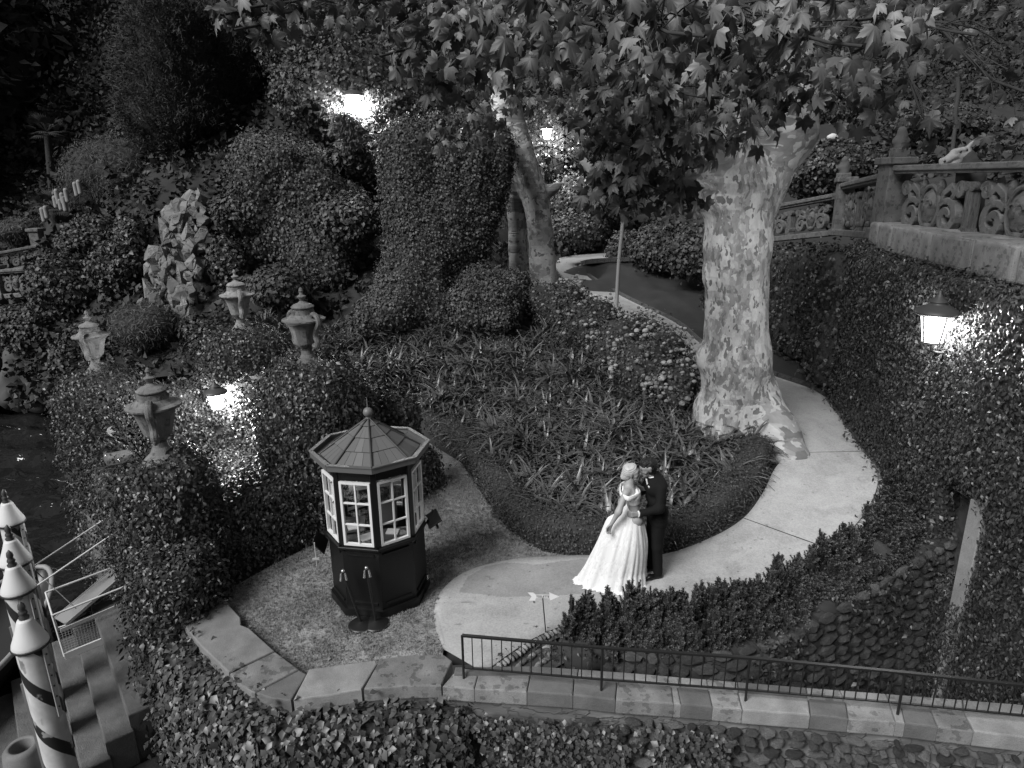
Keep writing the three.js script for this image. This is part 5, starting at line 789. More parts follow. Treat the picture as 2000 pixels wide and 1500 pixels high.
// ---------------------------------------------------------------- lanterns: glowing glass with the lamp inside
function lantern(label, p, s, cd, bracketTo, glow = 5) {
  const t = thing('lantern', label, 'lantern'); t.position.copy(p); t.scale.setScalar(s); // p is the middle of the glass
  const met = mat(0.05, 0.5);
  part('glass', lathe([[0.001, -0.21], [0.135, -0.21], [0.205, 0.20], [0.001, 0.20]], 24), new THREE.MeshStandardMaterial({ color: 0xffffff, roughness: 0.4, emissive: 0xffffff, emissiveIntensity: glow * 1.5, side: THREE.DoubleSide }), t);
  part('roof', lathe([[0.245, 0.20], [0.30, 0.225], [0.31, 0.25], [0.27, 0.29], [0.15, 0.36], [0.11, 0.375], [0.125, 0.40], [0.13, 0.41], [0.06, 0.47], [0.025, 0.53], [0.02, 0.57], [0.001, 0.58]], 26), met, t);
  part('rim', T(new THREE.TorusGeometry(0.215, 0.014, 8, 26), 0, 0.195, 0, Math.PI / 2), met, t); part('base_ring', T(new THREE.TorusGeometry(0.142, 0.012, 8, 26), 0, -0.212, 0, Math.PI / 2), met, t);
  for (let i = 0; i < 4; i++) { const a = 0.15 + i * TAU / 4; part('bar', rod(V(Math.sin(a) * 0.145, -0.22, Math.cos(a) * 0.145), V(Math.sin(a) * 0.213, 0.20, Math.cos(a) * 0.213), 0.013, 0.013, 6), met, t); }
  const b = bracketTo.clone().sub(p).divideScalar(s); part('bracket', merge([new THREE.TubeGeometry(curve([V(0, -0.2, 0), V(0, -0.34, 0), b.clone().multiplyScalar(0.5).add(V(0, -0.2, 0)), b]), 14, 0.02, 6), T(new THREE.CylinderGeometry(0.05, 0.05, 0.03, 12), 0, -0.24, 0)]), met, t);
  const l = new THREE.PointLight(0xffffff, cd * 3.6, 0, 2); l.shadow.radius = 5; l.castShadow = true; l.position.y = 0.0; t.add(l);
}
lantern('lit lantern on the right-hand ivy wall', atD(1825, 641, 9.12), 0.9, 4.8, atD(1850, 690, 9.3).add(V(0.5, 0, 0)));
lantern('lit lantern inside the gateway between the ivy piers', atD(423, 783, 11.75), 0.68, 7, atD(430, 810, 12.3));
lantern('far lit lantern behind the twin plane trunks', atD(1068, 262, 26.4), 0.8, 16, atD(1072, 320, 27.6), 10);
lantern('brightest lantern, glaring in front of the dark cliff above the rock tower', atD(691, 204, 20.6), 1.0, 24, atD(700, 250, 21.6), 40);
// pale twiggy sprays just under the brightest lantern
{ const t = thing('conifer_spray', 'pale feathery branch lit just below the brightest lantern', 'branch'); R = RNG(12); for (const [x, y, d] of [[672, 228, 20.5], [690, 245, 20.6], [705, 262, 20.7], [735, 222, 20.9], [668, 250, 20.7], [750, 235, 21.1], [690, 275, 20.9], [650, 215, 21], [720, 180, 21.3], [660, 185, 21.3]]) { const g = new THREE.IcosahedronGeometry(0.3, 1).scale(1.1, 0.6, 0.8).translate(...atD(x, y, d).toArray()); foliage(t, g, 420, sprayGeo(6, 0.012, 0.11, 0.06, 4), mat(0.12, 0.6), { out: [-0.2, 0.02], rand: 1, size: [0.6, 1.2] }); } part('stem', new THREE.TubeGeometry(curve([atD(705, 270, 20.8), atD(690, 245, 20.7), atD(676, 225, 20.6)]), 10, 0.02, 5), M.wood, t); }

// ---------------------------------------------------------------- ticket kiosk
{
  const k = thing('ticket_kiosk', 'black eight-sided ticket kiosk with white paned windows and slate roof', 'kiosk'); k.position.set(-1.83, 0, -8.18); k.rotation.y = 0.215;
  const black = new THREE.MeshPhysicalMaterial({ color: grey(0.007), roughness: 0.4, specularIntensity: 0.6, side: THREE.DoubleSide }), wht = mat(0.66, 0.5), slateM = [0.085, 0.10, 0.115].map((g) => mat(g, 0.6, { bumpMap: speck, bumpScale: 0.004 })), glass = new THREE.MeshPhysicalMaterial({ color: 0xffffff, roughness: 0.03, transmission: 1, thickness: 0, ior: 1.5 });
  const oct = (R0, y0, y1, R1 = R0) => T(new THREE.CylinderGeometry(R1, R0, y1 - y0, 8), 0, (y0 + y1) / 2, 0, 0, 0);
  const R0 = 0.63, ap = R0 * Math.cos(Math.PI / 8), W = 2 * R0 * Math.sin(Math.PI / 8);
  part('plinth', oct(0.665, 0, 0.12), black, k); part('floor', oct(0.6, 0.12, 0.16), mat(0.04, 0.8), k);
  for (let i = 0; i < 8; i++) {
    const a = (i + 0.5) * TAU / 8, f = (g) => g.translate(0, 0, ap).rotateY(a), v = i * TAU / 8;
    part('wall_panel', f(merge([box(W, 0.88, 0.03, 0, 0.56, -0.02), box(W - 0.12, 0.03, 0.02, 0, 0.2, 0.005), box(W - 0.12, 0.03, 0.02, 0, 0.9, 0.005)])), black, k);
    part('sill', f(rbox(W + 0.06, 0.035, 0.09, 0.01, 0, 1.005, 0.015)), black, k); part('frieze', f(box(W, 0.16, 0.035, 0, 2.0, -0.015)), black, k);
    part('post', T(rbox(0.075, 1.08, 0.075, 0.01), Math.sin(v) * (R0 - 0.03), 1.48, Math.cos(v) * (R0 - 0.03), 0, v), black, k);
    const w = W - 0.085, y0 = 1.035, y1 = 1.90, h = y1 - y0, fr = 0.03;
    const win = part('window', f(merge([box(w, fr, 0.04, 0, y0 + fr / 2, 0), box(w, fr, 0.04, 0, y1 - fr / 2, 0), box(fr, h - 2 * fr, 0.04, -w / 2 + fr / 2, y0 + h / 2, 0), box(fr, h - 2 * fr, 0.04, w / 2 - fr / 2, y0 + h / 2, 0), box(0.018, h - 2 * fr, 0.026, 0, y0 + h / 2, 0), box((w - 2 * fr) / 2 - 0.01, 0.018, 0.024, -(w - 2 * fr) / 4 - 0.004, y0 + h / 3, 0), box((w - 2 * fr) / 2 - 0.01, 0.018, 0.024, (w - 2 * fr) / 4 + 0.004, y0 + h / 3, 0), box((w - 2 * fr) / 2 - 0.01, 0.018, 0.024, -(w - 2 * fr) / 4 - 0.004, y0 + 2 * h / 3, 0), box((w - 2 * fr) / 2 - 0.01, 0.018, 0.024, (w - 2 * fr) / 4 + 0.004, y0 + 2 * h / 3, 0)])), wht, k);
    for (let q = 0; q < 6; q++) part('pane', f(new THREE.PlaneGeometry((w - 2 * fr) / 2 - 0.016, (h - 2 * fr) / 3 - 0.012).translate((q % 2 ? 1 : -1) * (w - 2 * fr) / 4, y0 + fr + ((q >> 1) + 0.5) * (h - 2 * fr) / 3, -0.006)), glass, win);
    // gutter: a box channel round the eaves
    const Wg = 2 * 0.745 * Math.sin(Math.PI / 8), ag = 0.745 * Math.cos(Math.PI / 8);
    part('gutter', merge([box(Wg, 0.07, 0.022, 0, 2.105, ag).rotateY(a), box(Wg * 0.92, 0.015, 0.10, 0, 2.08, ag - 0.05).rotateY(a), box(Wg + 0.004, 0.014, 0.05, 0, 2.146, ag - 0.004).rotateY(a)]), mat(0.10, 0.5), k);
    // slates on this side of the roof
    const Rr2 = 0.625, yb = 2.085, ya = 2.52, P = (t, s) => { const e = (Rr2 * (1 - t)), x = s * 2 * e * Math.sin(Math.PI / 8), z = e * Math.cos(Math.PI / 8); return V(x, lerp(yb, ya, t), z); };
    const rows = [0, 0.30, 0.58, 0.82, 1.0], cnt = [4, 3, 3, 1]; R = RNG(i * 7 + 2);
    for (let r = 0; r < 4; r++) { const cuts = [-0.485]; for (let c = 1; c < cnt[r]; c++) cuts.push(-0.485 + 0.97 * (c + rr(-0.1, 0.1)) / cnt[r]); cuts.push(0.485);
      for (let c = 0; c < cnt[r]; c++) { const g0 = 0.006, q = [P(rows[r], cuts[c] + g0), P(rows[r], cuts[c + 1] - g0), P(rows[r + 1] - 0.004, cuts[c + 1] - g0), P(rows[r + 1] - 0.004, cuts[c] + g0)], n = V(0, Math.cos(0.65), Math.sin(0.65)), o = 0.012 + rr(0, 0.004), pts = [...q.map((p, j) => p.clone().addScaledVector(n, j < 2 ? o : 0.004)), ...q.map((p) => p.clone().addScaledVector(n, -0.004))]; part('slate', new ConvexGeometry(pts).rotateY(a), slateM[Math.floor(R() * 3)], k); } }
    part('hip', rod(V(Math.sin(v) * 0.635, 2.10, Math.cos(v) * 0.635), V(0, 2.535, 0), 0.014, 0.012, 6), mat(0.03, 0.5), k);
  }
  part('roof_deck', T(new THREE.ConeGeometry(0.625, 0.43, 8, 1), 0, 2.292, 0), mat(0.02, 0.9), k);
  part('finial', merge([lathe([[0.03, 2.50], [0.035, 2.53], [0.02, 2.545], [0.03, 2.55]], 16), new THREE.SphereGeometry(0.062, 20, 16).translate(0, 2.60, 0), rod(V(0, 2.65, 0), V(0, 2.78, 0), 0.009, 0.004, 8)]), mat(0.13, 0.5), k);
  // what shows through the panes
  part('counter', merge([box(0.9, 0.03, 0.3, 0, 0.98, 0.25), box(0.3, 0.03, 0.5, -0.3, 0.98, -0.1)]), mat(0.05, 0.5), k);
  part('papers', merge([box(0.22, 0.012, 0.16, -0.12, 1.002, 0.27, 0.4), box(0.16, 0.02, 0.12, 0.2, 1.006, 0.22, -0.3), box(0.12, 0.012, 0.17, -0.32, 1.002, -0.05, 0.2)]), mat(0.55, 0.8), k);
  part('shelf', box(0.7, 0.05, 0.12, 0.02, 1.42, -0.40, 0.1), mat(0.62, 0.6), k); part('chair_back', rbox(0.34, 0.36, 0.05, 0.02, 0.12, 1.12, -0.12, -0.3), mat(0.06, 0.7), k);
  // side flaps
  part('side_flap', T(rbox(0.03, 0.03, 0.34, 0.005), 0.78, 1.0, 0.0, 0.35, 0.1), black, k); part('flap_board', T(rbox(0.20, 0.02, 0.36, 0.006), 0.75, 1.02, 0.02, 0, 0.1, 0.5), black, k); part('flap_board', T(rbox(0.22, 0.02, 0.36, 0.006), -0.74, 0.86, 0.0, 0, -0.1, -0.9), black, k);
  part('strap', merge([box(0.012, 0.34, 0.02, -0.80, 0.78, 0.17), box(0.09, 0.03, 0.012, -0.80, 0.72, 0.185)]), mat(0.4, 0.6), k);
}
for (const [x, y, tx, ty, l] of [[706, 1222, 670, 1118, 'black rope-barrier post with round foot, left of the two before the kiosk'], [735, 1220, 716, 1112, 'black rope-barrier post with round foot, right of the two before the kiosk']]) {
  const p = at(x, y, 0), tp = atD(tx, ty, -p.z + 0.03), t = thing('barrier_post', l, 'barrier post');
  part('foot', lathe([[0.001, 0], [0.165, 0], [0.165, 0.018], [0.14, 0.032], [0.05, 0.045], [0.03, 0.06], [0.001, 0.06]], 28).translate(p.x, 0.004, p.z), M.black, t); part('post', rod(p.clone().setY(0.04), tp, 0.016, 0.016, 10), M.black, t);
  part('hooks', merge([new THREE.SphereGeometry(0.024, 12, 10).translate(tp.x, tp.y + 0.02, tp.z), rod(tp.clone().add(V(0.03, 0, 0.02)), tp.clone().add(V(0.045, -0.09, 0.03)), 0.012, 0.016), rod(tp.clone().add(V(-0.02, 0, 0.02)), tp.clone().add(V(-0.03, -0.1, 0.03)), 0.012, 0.016)]), mat(0.5, 0.25, { metalness: 0.8 }), t);
}
// arrow sign on a stake
{
  const foot = at(1066, 1236, 0), t = thing('arrow_sign', 'small white arrow-shaped sign on a thin black stake at the path edge', 'sign'), top = atD(1060, 1168, -foot.z + 0.02);
  part('stake', rod(foot, top, 0.008, 0.008, 6), M.black, t);
  const s = new THREE.Shape(); [[-0.185, 0.046], [-0.115, 0.046], [-0.083, 0.02], [0.085, 0.02], [0.075, 0.05], [0.20, 0.0], [0.09, -0.05], [0.085, -0.02], [-0.083, -0.02], [-0.095, -0.052], [-0.165, -0.052], [-0.135, -0.002]].forEach(([x, y], i) => (i ? s.lineTo(x, y) : s.moveTo(x, y)));
  const b = part('arrow_board', new THREE.ExtrudeGeometry(s, { depth: 0.008, bevelEnabled: false }), mat(0.62, 0.6), t); b.position.copy(top).add(V(0, 0.025, 0)); b.rotation.set(-0.25, 0, -0.02);
  const font = await new FontLoader().loadAsync('fonts/droid/droid_sans_bold.typeface.json'), g = new TextGeometry('TOILETTE', { font, size: 0.026, depth: 0.002, curveSegments: 3 }); g.computeBoundingBox(); g.translate(-(g.boundingBox.max.x + g.boundingBox.min.x) / 2, -0.013, 0.0085); part('lettering', g, mat(0.015, 0.6), b);
}

// ---------------------------------------------------------------- landing: steps, gangway, poles, boat
{
  const st = thing('stone_steps', 'broad worn stone steps going down to the water at the lower left', 'steps'), m = mat(0.17, 0.9, { map: fineMap, bumpMap: speck, bumpScale: 0.03 }), dir = V(0.62, 0, 0.785), out = V(-0.785, 0, 0.62), O = at(268, 1330, -1.05);
  for (let k = 0; k < 6; k++) { const y = -1.05 - 0.2 * k, a = O.clone().addScaledVector(out, 0.30 * k - 0.1).addScaledVector(dir, -2.4), b = O.clone().addScaledVector(out, 0.30 * k - 0.1).addScaledVector(dir, 0.62 + 0.06 * k), e = 0.32; part('step', prism([a.clone().addScaledVector(out, e), b.clone().addScaledVector(out, e), b.clone().addScaledVector(out, k ? 0 : -0.5), a.clone().addScaledVector(out, k ? 0 : -0.5)], -3.4, y, 0.02), m, st); }
  const land = O.clone().addScaledVector(dir, 0.7); part('landing_block', prism([land.clone().addScaledVector(out, 1.5), land.clone().addScaledVector(out, 1.5).addScaledVector(dir, 1.4), land.clone().addScaledVector(out, -0.6).addScaledVector(dir, 1.4), land.clone().addScaledVector(out, -0.6)], -3.4, -1.75, 0.03), mat(0.05, 0.95, { map: stoneMap }), st);
}
{
  const g = thing('gangway', 'light metal gangway with mesh floor and pipe handrails over the steps', 'gangway'), met = mat(0.6, 0.45), P = (x, y, h) => at(x, y, h), fl = -1.2, hr = -0.55;
  const A = P(126, 1282, fl), B = P(268, 1224, fl), C = P(112, 1228, fl + 0.1), D2 = P(262, 1172, fl + 0.1), A2 = P(102, 1202, hr), B2 = P(268, 1136, hr), C2 = P(89, 1157, hr), D3 = P(256, 1095, hr);
  part('side_beam', beam(A, B, 0.03, 0.10), met, g); part('side_beam', beam(C, D2, 0.03, 0.03), met, g);
  part('handrail', rod(A2, B2, 0.016), met, g); part('handrail', rod(C2, D3, 0.016), met, g);
  for (const [a, b] of [[A, A2], [A2, C2], [C, A2.clone().lerp(C2, 0.2)]]) part('rail_post', rod(a, b, 0.014), met, g); part('rail_plate', beam(P(118, 1232, -0.95), P(258, 1172, -0.95), 0.012, 0.06), met, g);
  const mesh = []; for (let i = 0; i <= 26; i++) mesh.push(beam(A.clone().lerp(B, i / 26), C.clone().lerp(D2, i / 26), 0.006, 0.012)); for (let i = 1; i < 12; i++) mesh.push(beam(A.clone().lerp(C, i / 12), B.clone().lerp(D2, i / 12), 0.006, 0.01)); part('floor_mesh', merge(mesh), mat(0.14, 0.5), g);
  const t2 = thing('handrail_frame', 'two thin parallel pipe handrails rising from the poles to the ivy pier', 'handrail');
  const r1 = [P(55, 1113, -0.3), P(232, 996, 0.1)], r2 = [P(63, 1150, -0.3), P(232, 1035, 0.1)]; part('pipe', rod(...r1, 0.013), met, t2); part('pipe', rod(...r2, 0.013), met, t2); for (const u of [0.05, 0.75]) part('cross_bar', rod(r1[0].clone().lerp(r1[1], u).add(V(-0.05, 0.02, 0)), r2[0].clone().lerp(r2[1], u).add(V(0.5, -0.4, 0)), 0.008), mat(0.08, 0.5), t2);
  const t3 = thing('boarding_plank', 'smooth grey boarding plank with bright metal edges lying across the gangway', 'plank'), pa = P(118, 1214, -1.0), pb2 = P(246, 1105, -0.62); part('board', beam(pa, pb2, 0.3, 0.03), mat(0.22, 0.6), t3); for (const s of [-1, 1]) { const d = pb2.clone().sub(pa).setY(0).normalize(), n = V(-d.z, 0, d.x).multiplyScalar(0.157 * s); part('edge_trim', beam(pa.clone().add(n), pb2.clone().add(n), 0.014, 0.05), mat(0.6, 0.3, { metalness: 0.6 }), t3); }
}
{
  const stripe = tex(512, (u, v) => { const w = 0.006 * (fbm(u * 20, v * 20, 3, 3) - 0.5), s = ((v * 5.7 + 2 * u + w) % 1 + 1) % 1, chip = sstep(fbm(u * 8, v * 24, 6, 4), 0.60, 0.68); let g = s < 0.30 ? 0.014 + 0.25 * chip : 0.62 * (0.8 + 0.4 * (fbm(u * 9, v * 30, 2, 4) - 0.5)) - 0.3 * chip * sstep(noise(u * 6, v * 12, 2), 0.6, 0.8); return g; });
  const pm = mat(1, 0.55, { map: stripe }), capM = mat(0.58, 0.5, { bumpMap: speck, bumpScale: 0.002 }), dk = mat(0.02, 0.5);
  [[60, 1258, 6.4, 'nearest striped mooring pole, with white bell cap'], [36, 1152, 7.2, 'second nearest striped mooring pole'], [31, 1098, 7.85, 'third striped mooring pole, partly hidden behind the nearer two'], [22, 1020, 9.2, 'farthest striped mooring pole, at the left edge']].forEach(([x, y, d, l], i) => {
    const p = atD(x, y, d), t = thing('mooring_pole', l, 'mooring pole'); t.position.copy(p); t.rotation.y = i * 0.9 - 0.4; t.scale.set(0.78, 1, 0.78); const H = p.y + 3.2;
    const c = new THREE.CylinderGeometry(0.195, 0.205, H, 28, 1, true).translate(0, -H / 2, 0); part('shaft', c, pm, t);
    part('cap', lathe([[0.195, -0.035], [0.226, -0.02], [0.232, 0.015], [0.222, 0.05], [0.19, 0.11], [0.15, 0.19], [0.118, 0.26], [0.10, 0.305], [0.085, 0.325], [0.05, 0.33], [0.001, 0.33]], 28), capM, t);
    part('cap_ring', T(new THREE.TorusGeometry(0.224, 0.02, 8, 30), 0, -0.002, 0, Math.PI / 2), dk, t);
    part('finial', lathe([[0.06, 0.325], [0.068, 0.35], [0.042, 0.37], [0.058, 0.395], [0.05, 0.42], [0.035, 0.43], [0.048, 0.46], [0.04, 0.505], [0.001, 0.545]], 16), mat(0.05, 0.4), t);
    const pl = part('bracket_plate', rbox(0.07, 0.95, 0.02, 0.004, 0, -0.45, 0.22), mat(0.34, 0.5), t); for (let k = 0; k < 6; k++) part('bolt', T(new THREE.CylinderGeometry(0.011, 0.011, 0.02, 8), 0, -0.1 - k * 0.14, 0.232, Math.PI / 2), dk, pl); pl.rotation.y = 1.35 - t.rotation.y; pl.position.set(0, 0, 0);
    const tb = part('guide_timber', rbox(0.06, H - 0.5, 0.06, 0.006, 0, -H / 2 - 0.25, 0.235), mat(0.12, 0.85), t); tb.rotation.y = -1.5 - t.rotation.y;
  });
  // boat lying just outside, its gunwale in view at the left edge
  const b = thing('boat', 'dark boat hull whose pale rim shows at the lower left edge', 'boat'), pts = [], n = 40, cx = -8.62, cz = -8.3; for (let i = 0; i < n; i++) { const a = i / n * TAU; pts.push(V(cx + 0.95 * Math.cos(a) * (1 - 0.25 * Math.sin(a) ** 4), -1.45 + 0.2 * Math.sin(a) ** 2, cz + 2.7 * Math.sin(a))); }
  part('gunwale', new THREE.TubeGeometry(curve(pts, true), 90, 0.045, 8, true), mat(0.25, 0.6), b);
  { const pos = [], idx = []; for (let j = 0; j <= 5; j++) for (let i = 0; i <= n; i++) { const p = pts[i % n], k = 1 - (j / 5) ** 2 * 0.55; pos.push(cx + (p.x - cx) * k, p.y - j * 0.16, cz + (p.z - cz) * k); } for (let j = 0; j < 5; j++) for (let i = 0; i < n; i++) { const a = j * (n + 1) + i; idx.push(a, a + 1, a + n + 1, a + 1, a + n + 2, a + n + 1); } const g = new THREE.BufferGeometry(); g.setAttribute('position', new THREE.BufferAttribute(new Float32Array(pos), 3)); g.setIndex(idx); g.computeVertexNormals(); part('hull', g, mat(0.02, 0.4), b); part('thwart', box(1.7, 0.04, 0.3, cx, -1.5, cz + 0.4), mat(0.15, 0.6), b); }
  const q = at(42, 1455, -1.5), t = thing('mooring_bollard', 'squat grey hollow bollard beside the nearest mooring pole', 'bollard'); part('body', lathe([[0.24, -1.2], [0.25, -0.3], [0.22, -0.06], [0.17, 0.0], [0.12, -0.02], [0.11, -0.3]], 26).translate(q.x, q.y, q.z), mat(0.2, 0.8, { map: fineMap }), t);
}

// ---------------------------------------------------------------- the couple
function handBones(w, k, dir, palm, curl, side, s = 1) { // wrist w, direction of the fingers, palm normal, curl per joint
  const d = dir.clone().normalize(), n = palm.clone().addScaledVector(d, -palm.dot(d)).normalize(), x = d.clone().cross(n).multiplyScalar(side), B = [];
  const P = (a, b, c) => w.clone().addScaledVector(d, a * s).addScaledVector(x, b * s).addScaledVector(n, c * s);
  for (const o of [-0.028, -0.009, 0.010, 0.028]) B.push(bone(P(0.0, o * 0.5, 0), P(0.085, o, 0), 0.016 * s, 0.0125 * s));
  const len = [0.062, 0.072, 0.078, 0.07];
  [-0.030, -0.010, 0.011, 0.031].forEach((o, i) => { let p = P(0.088, o, 0), a = 0.15, L = len[i] * s; for (let j = 0; j < 3; j++) { a += curl; const q = p.clone().addScaledVector(d, Math.cos(a) * L * [0.45, 0.32, 0.25][j]).addScaledVector(n, Math.sin(a) * L * [0.45, 0.32, 0.25][j]); B.push(bone(p, q, 0.0095 * s, 0.0085 * s)); p = q; } });
  let p = P(0.025, 0.03, 0.005), q = P(0.06, 0.055, 0.02), r = P(0.09, 0.05, 0.035); B.push(bone(p, q, 0.013 * s, 0.011 * s), bone(q, r, 0.0105 * s, 0.009 * s)); return B;
}
function headGeo(c, f, up, s, cell = 0.006) { // a head with brow, nose, lips, chin, ears and eye sockets; f: where it looks
  f = f.clone().normalize(); const l = up.clone().cross(f).normalize(), u = f.clone().cross(l).normalize(), P = (a, b, d) => c.clone().addScaledVector(f, a * s).addScaledVector(u, b * s).addScaledVector(l, d * s), B = [];
  B.push(bone(P(-0.02, 0.035, 0), P(0.012, 0.03, 0), 0.083 * s, 0.078 * s), bone(P(0.03, 0.0, 0), P(0.045, -0.06, 0), 0.060 * s, 0.042 * s), bone(P(0.02, -0.07, 0), P(0.066, -0.092, 0), 0.036 * s, 0.024 * s));
  for (const d of [-1, 1]) B.push(bone(P(0.075, 0.03, 0.012 * d), P(0.062, 0.03, 0.05 * d), 0.014 * s, 0.012 * s), bone(P(0.06, -0.02, 0.035 * d), P(0.05, -0.03, 0.05 * d), 0.022 * s, 0.016 * s), bone(P(-0.008, 0.02, 0.078 * d), P(-0.012, -0.025, 0.072 * d), 0.014 * s, 0.009 * s));
  const nose = [bone(P(0.085, 0.02, 0), P(0.112, -0.022, 0), 0.009 * s, 0.013 * s), bone(P(0.096, -0.026, -0.011), P(0.096, -0.026, 0.011), 0.009 * s, 0.009 * s), bone(P(0.088, -0.050, -0.014), P(0.088, -0.050, 0.014), 0.009 * s, 0.009 * s), bone(P(0.085, -0.062, -0.012), P(0.085, -0.062, 0.012), 0.009 * s, 0.009 * s)];
  const a = boneField(B, 0.03 * s), b = boneField(nose, 0.012 * s), eyes = [-1, 1].map((d) => P(0.088, 0.005, 0.032 * d)), fn = (x, y, z) => { const m = a(x, y, z), n = b(x, y, z), k = 0.015 * s, h = Math.max(k - Math.abs(m - n), 0) / k; let r = Math.min(m, n) - h * h * k / 4; for (const e of eyes) r = Math.max(r, 0.014 * s - Math.hypot(x - e.x, y - e.y, z - e.z)); return r; };
  const e = 0.16 * s; return { geo: surfaceNets(fn, V(c.x - e, c.y - e, c.z - e), V(c.x + e, c.y + e, c.z + e), cell), P, eyes };
}
const skinM = mat(0.31, 0.6), ground2 = 0.03;
{ // the woman: looks right (+x)
  const t = thing('person', 'woman in a white off-shoulder top and long trained skirt, holding the skirt, kissing a man', 'person');
  const head = V(1.575, 1.645, -8.33), neck = V(1.555, 1.50, -8.345), f = V(1, 0.12, 0.12), up = V(-0.12, 1, 0);
  const sR = V(1.475, 1.425, -8.185), eR = V(1.375, 1.20, -8.09), wR = V(1.285, 1.005, -8.11), sL = V(1.56, 1.425, -8.50), eL = V(1.72, 1.28, -8.62), wL = V(1.92, 1.30, -8.56);
  const bodyB = [bone(head.clone().add(V(0, -0.02, 0)), neck.clone(), 0.055, 0.05), bone(neck, V(1.56, 1.42, -8.345), 0.052, 0.07), bone(V(1.51, 1.415, -8.24), V(1.56, 1.415, -8.45), 0.058, 0.058), bone(V(1.58, 1.33, -8.27), V(1.59, 1.33, -8.43), 0.088, 0.088), bone(V(1.60, 1.24, -8.29), V(1.60, 1.24, -8.41), 0.082, 0.082), bone(V(1.615, 1.14, -8.30), V(1.615, 1.14, -8.40), 0.082, 0.082), bone(V(1.63, 1.00, -8.27), V(1.63, 1.00, -8.43), 0.11, 0.11),
    bone(sR, eR, 0.047, 0.038), bone(eR, wR, 0.038, 0.024), bone(sL, eL, 0.047, 0.038), bone(eL, wL, 0.038, 0.024), bone(V(1.63, 0.98, -8.27), V(1.64, 0.52, -8.27), 0.09, 0.06), bone(V(1.64, 0.52, -8.27), V(1.63, 0.12, -8.27), 0.058, 0.035), bone(V(1.63, 0.98, -8.43), V(1.64, 0.52, -8.42), 0.09, 0.06), bone(V(1.64, 0.52, -8.42), V(1.63, 0.12, -8.42), 0.058, 0.035), bone(V(1.62, 0.09, -8.27), V(1.74, 0.06, -8.27), 0.036, 0.028), bone(V(1.62, 0.09, -8.42), V(1.74, 0.06, -8.42), 0.036, 0.028)];
  const bodyG = surfaceNets(boneField(bodyB, 0.05), V(1.2, 0.02, -8.75), V(2.05, 1.75, -7.95), 0.0125), hd = headGeo(head, f, up, 1.0);
  const hR = surfaceNets(boneField(handBones(wR, 1, V(-0.45, -1, 0), V(0.3, -0.1, 1), 0.6, 1, 0.92), 0.012), V(1.10, 0.78, -8.28), V(1.40, 1.07, -7.96), 0.005), hL = surfaceNets(boneField(handBones(wL, 1, V(1, 0.1, 0.25), V(0.2, 0, 1), 0.3, -1, 0.92), 0.012), V(1.86, 1.2, -8.7), V(2.12, 1.42, -8.4), 0.005);
  part('body', merge([bodyG, hd.geo, hR, hL]), skinM, t);
  for (const e of hd.eyes) part('eye', new THREE.SphereGeometry(0.0125, 10, 8).translate(e.x - 0.004, e.y, e.z), mat(0.06, 0.3), t);
  part('lips', new THREE.SphereGeometry(1, 10, 8).scale(0.006, 0.010, 0.018).translate(...hd.P(0.094, -0.056, 0).toArray()), mat(0.16, 0.5), t);
  // hair drawn back into a low knot
  const P = hd.P, hf = boneField([bone(P(-0.03, 0.05, 0), P(0.005, 0.055, 0), 0.09, 0.083), bone(P(-0.05, 0.0, 0), P(-0.06, -0.03, 0), 0.078, 0.06), bone(P(-0.10, -0.02, 0), P(-0.115, -0.045, 0), 0.045, 0.04), bone(P(-0.075, -0.06, 0.01), P(-0.085, -0.13, 0.02), 0.028, 0.012)], 0.03), facing = f.clone().normalize();
  part('hair', lumpy(surfaceNets((x, y, z) => { const q = V(x, y, z).sub(head), a = q.dot(facing), b = q.y; return Math.max(hf(x, y, z) + 0.0035 * Math.sin(y * 260 + z * 200 - x * 90), a - 0.045 - 0.35 * (b - 0.03), -(b + 0.17)); }, V(head.x - 0.22, head.y - 0.2, head.z - 0.16), V(head.x + 0.14, head.y + 0.18, head.z + 0.16), 0.0065), 0.001, 50), mat(0.40, 0.5), t);
  const dress = mat(0.80, 0.75, { bumpMap: speck, bumpScale: 0.003 });
  const topB = boneField([bone(V(1.505, 1.40, -8.22), V(1.555, 1.40, -8.47), 0.075, 0.075), bone(V(1.58, 1.335, -8.265), V(1.59, 1.335, -8.435), 0.098, 0.098), bone(V(1.602, 1.25, -8.29), V(1.602, 1.25, -8.41), 0.091, 0.091), bone(V(1.635, 1.345, -8.29), V(1.64, 1.345, -8.40), 0.062, 0.062)], 0.04);
  part('top', surfaceNets((x, y, z) => Math.max(topB(x, y, z), y - 1.395 - 0.03 * Math.cos((z + 8.345) * 12), 1.225 - y), V(1.36, 1.1, -8.66), V(1.82, 1.5, -8.02), 0.009), dress, t);
  // band of the off-shoulder sleeves
  { const bc = curve([V(1.50, 1.405, -8.10), V(1.60, 1.395, -8.17), V(1.67, 1.385, -8.25), V(1.69, 1.38, -8.345), V(1.66, 1.385, -8.46), V(1.58, 1.40, -8.58), V(1.48, 1.41, -8.52), V(1.43, 1.42, -8.34), V(1.425, 1.415, -8.18)], true), bg = new THREE.TubeGeometry(bc, 60, 0.03, 10, true), bp = bg.attributes.position; for (let i = 0; i < bp.count; i++) { const q = bc.getPointAt((Math.floor(i / 11) % 60) / 60); bp.setXYZ(i, q.x + (bp.getX(i) - q.x) * 0.4, q.y + (bp.getY(i) - q.y) * 1.15 - 0.02, q.z + (bp.getZ(i) - q.z) * 0.4); } bg.computeVertexNormals(); part('sleeve_band', bg, dress, t); }
  // skirt: waist to hem with folds, the train swept out to the left
  const nu = 180, nv = 46, pos = [], uv = [], idx = [], hemC = V(1.42, ground2, -8.34), wc = V(1.615, 1.155, -8.345);
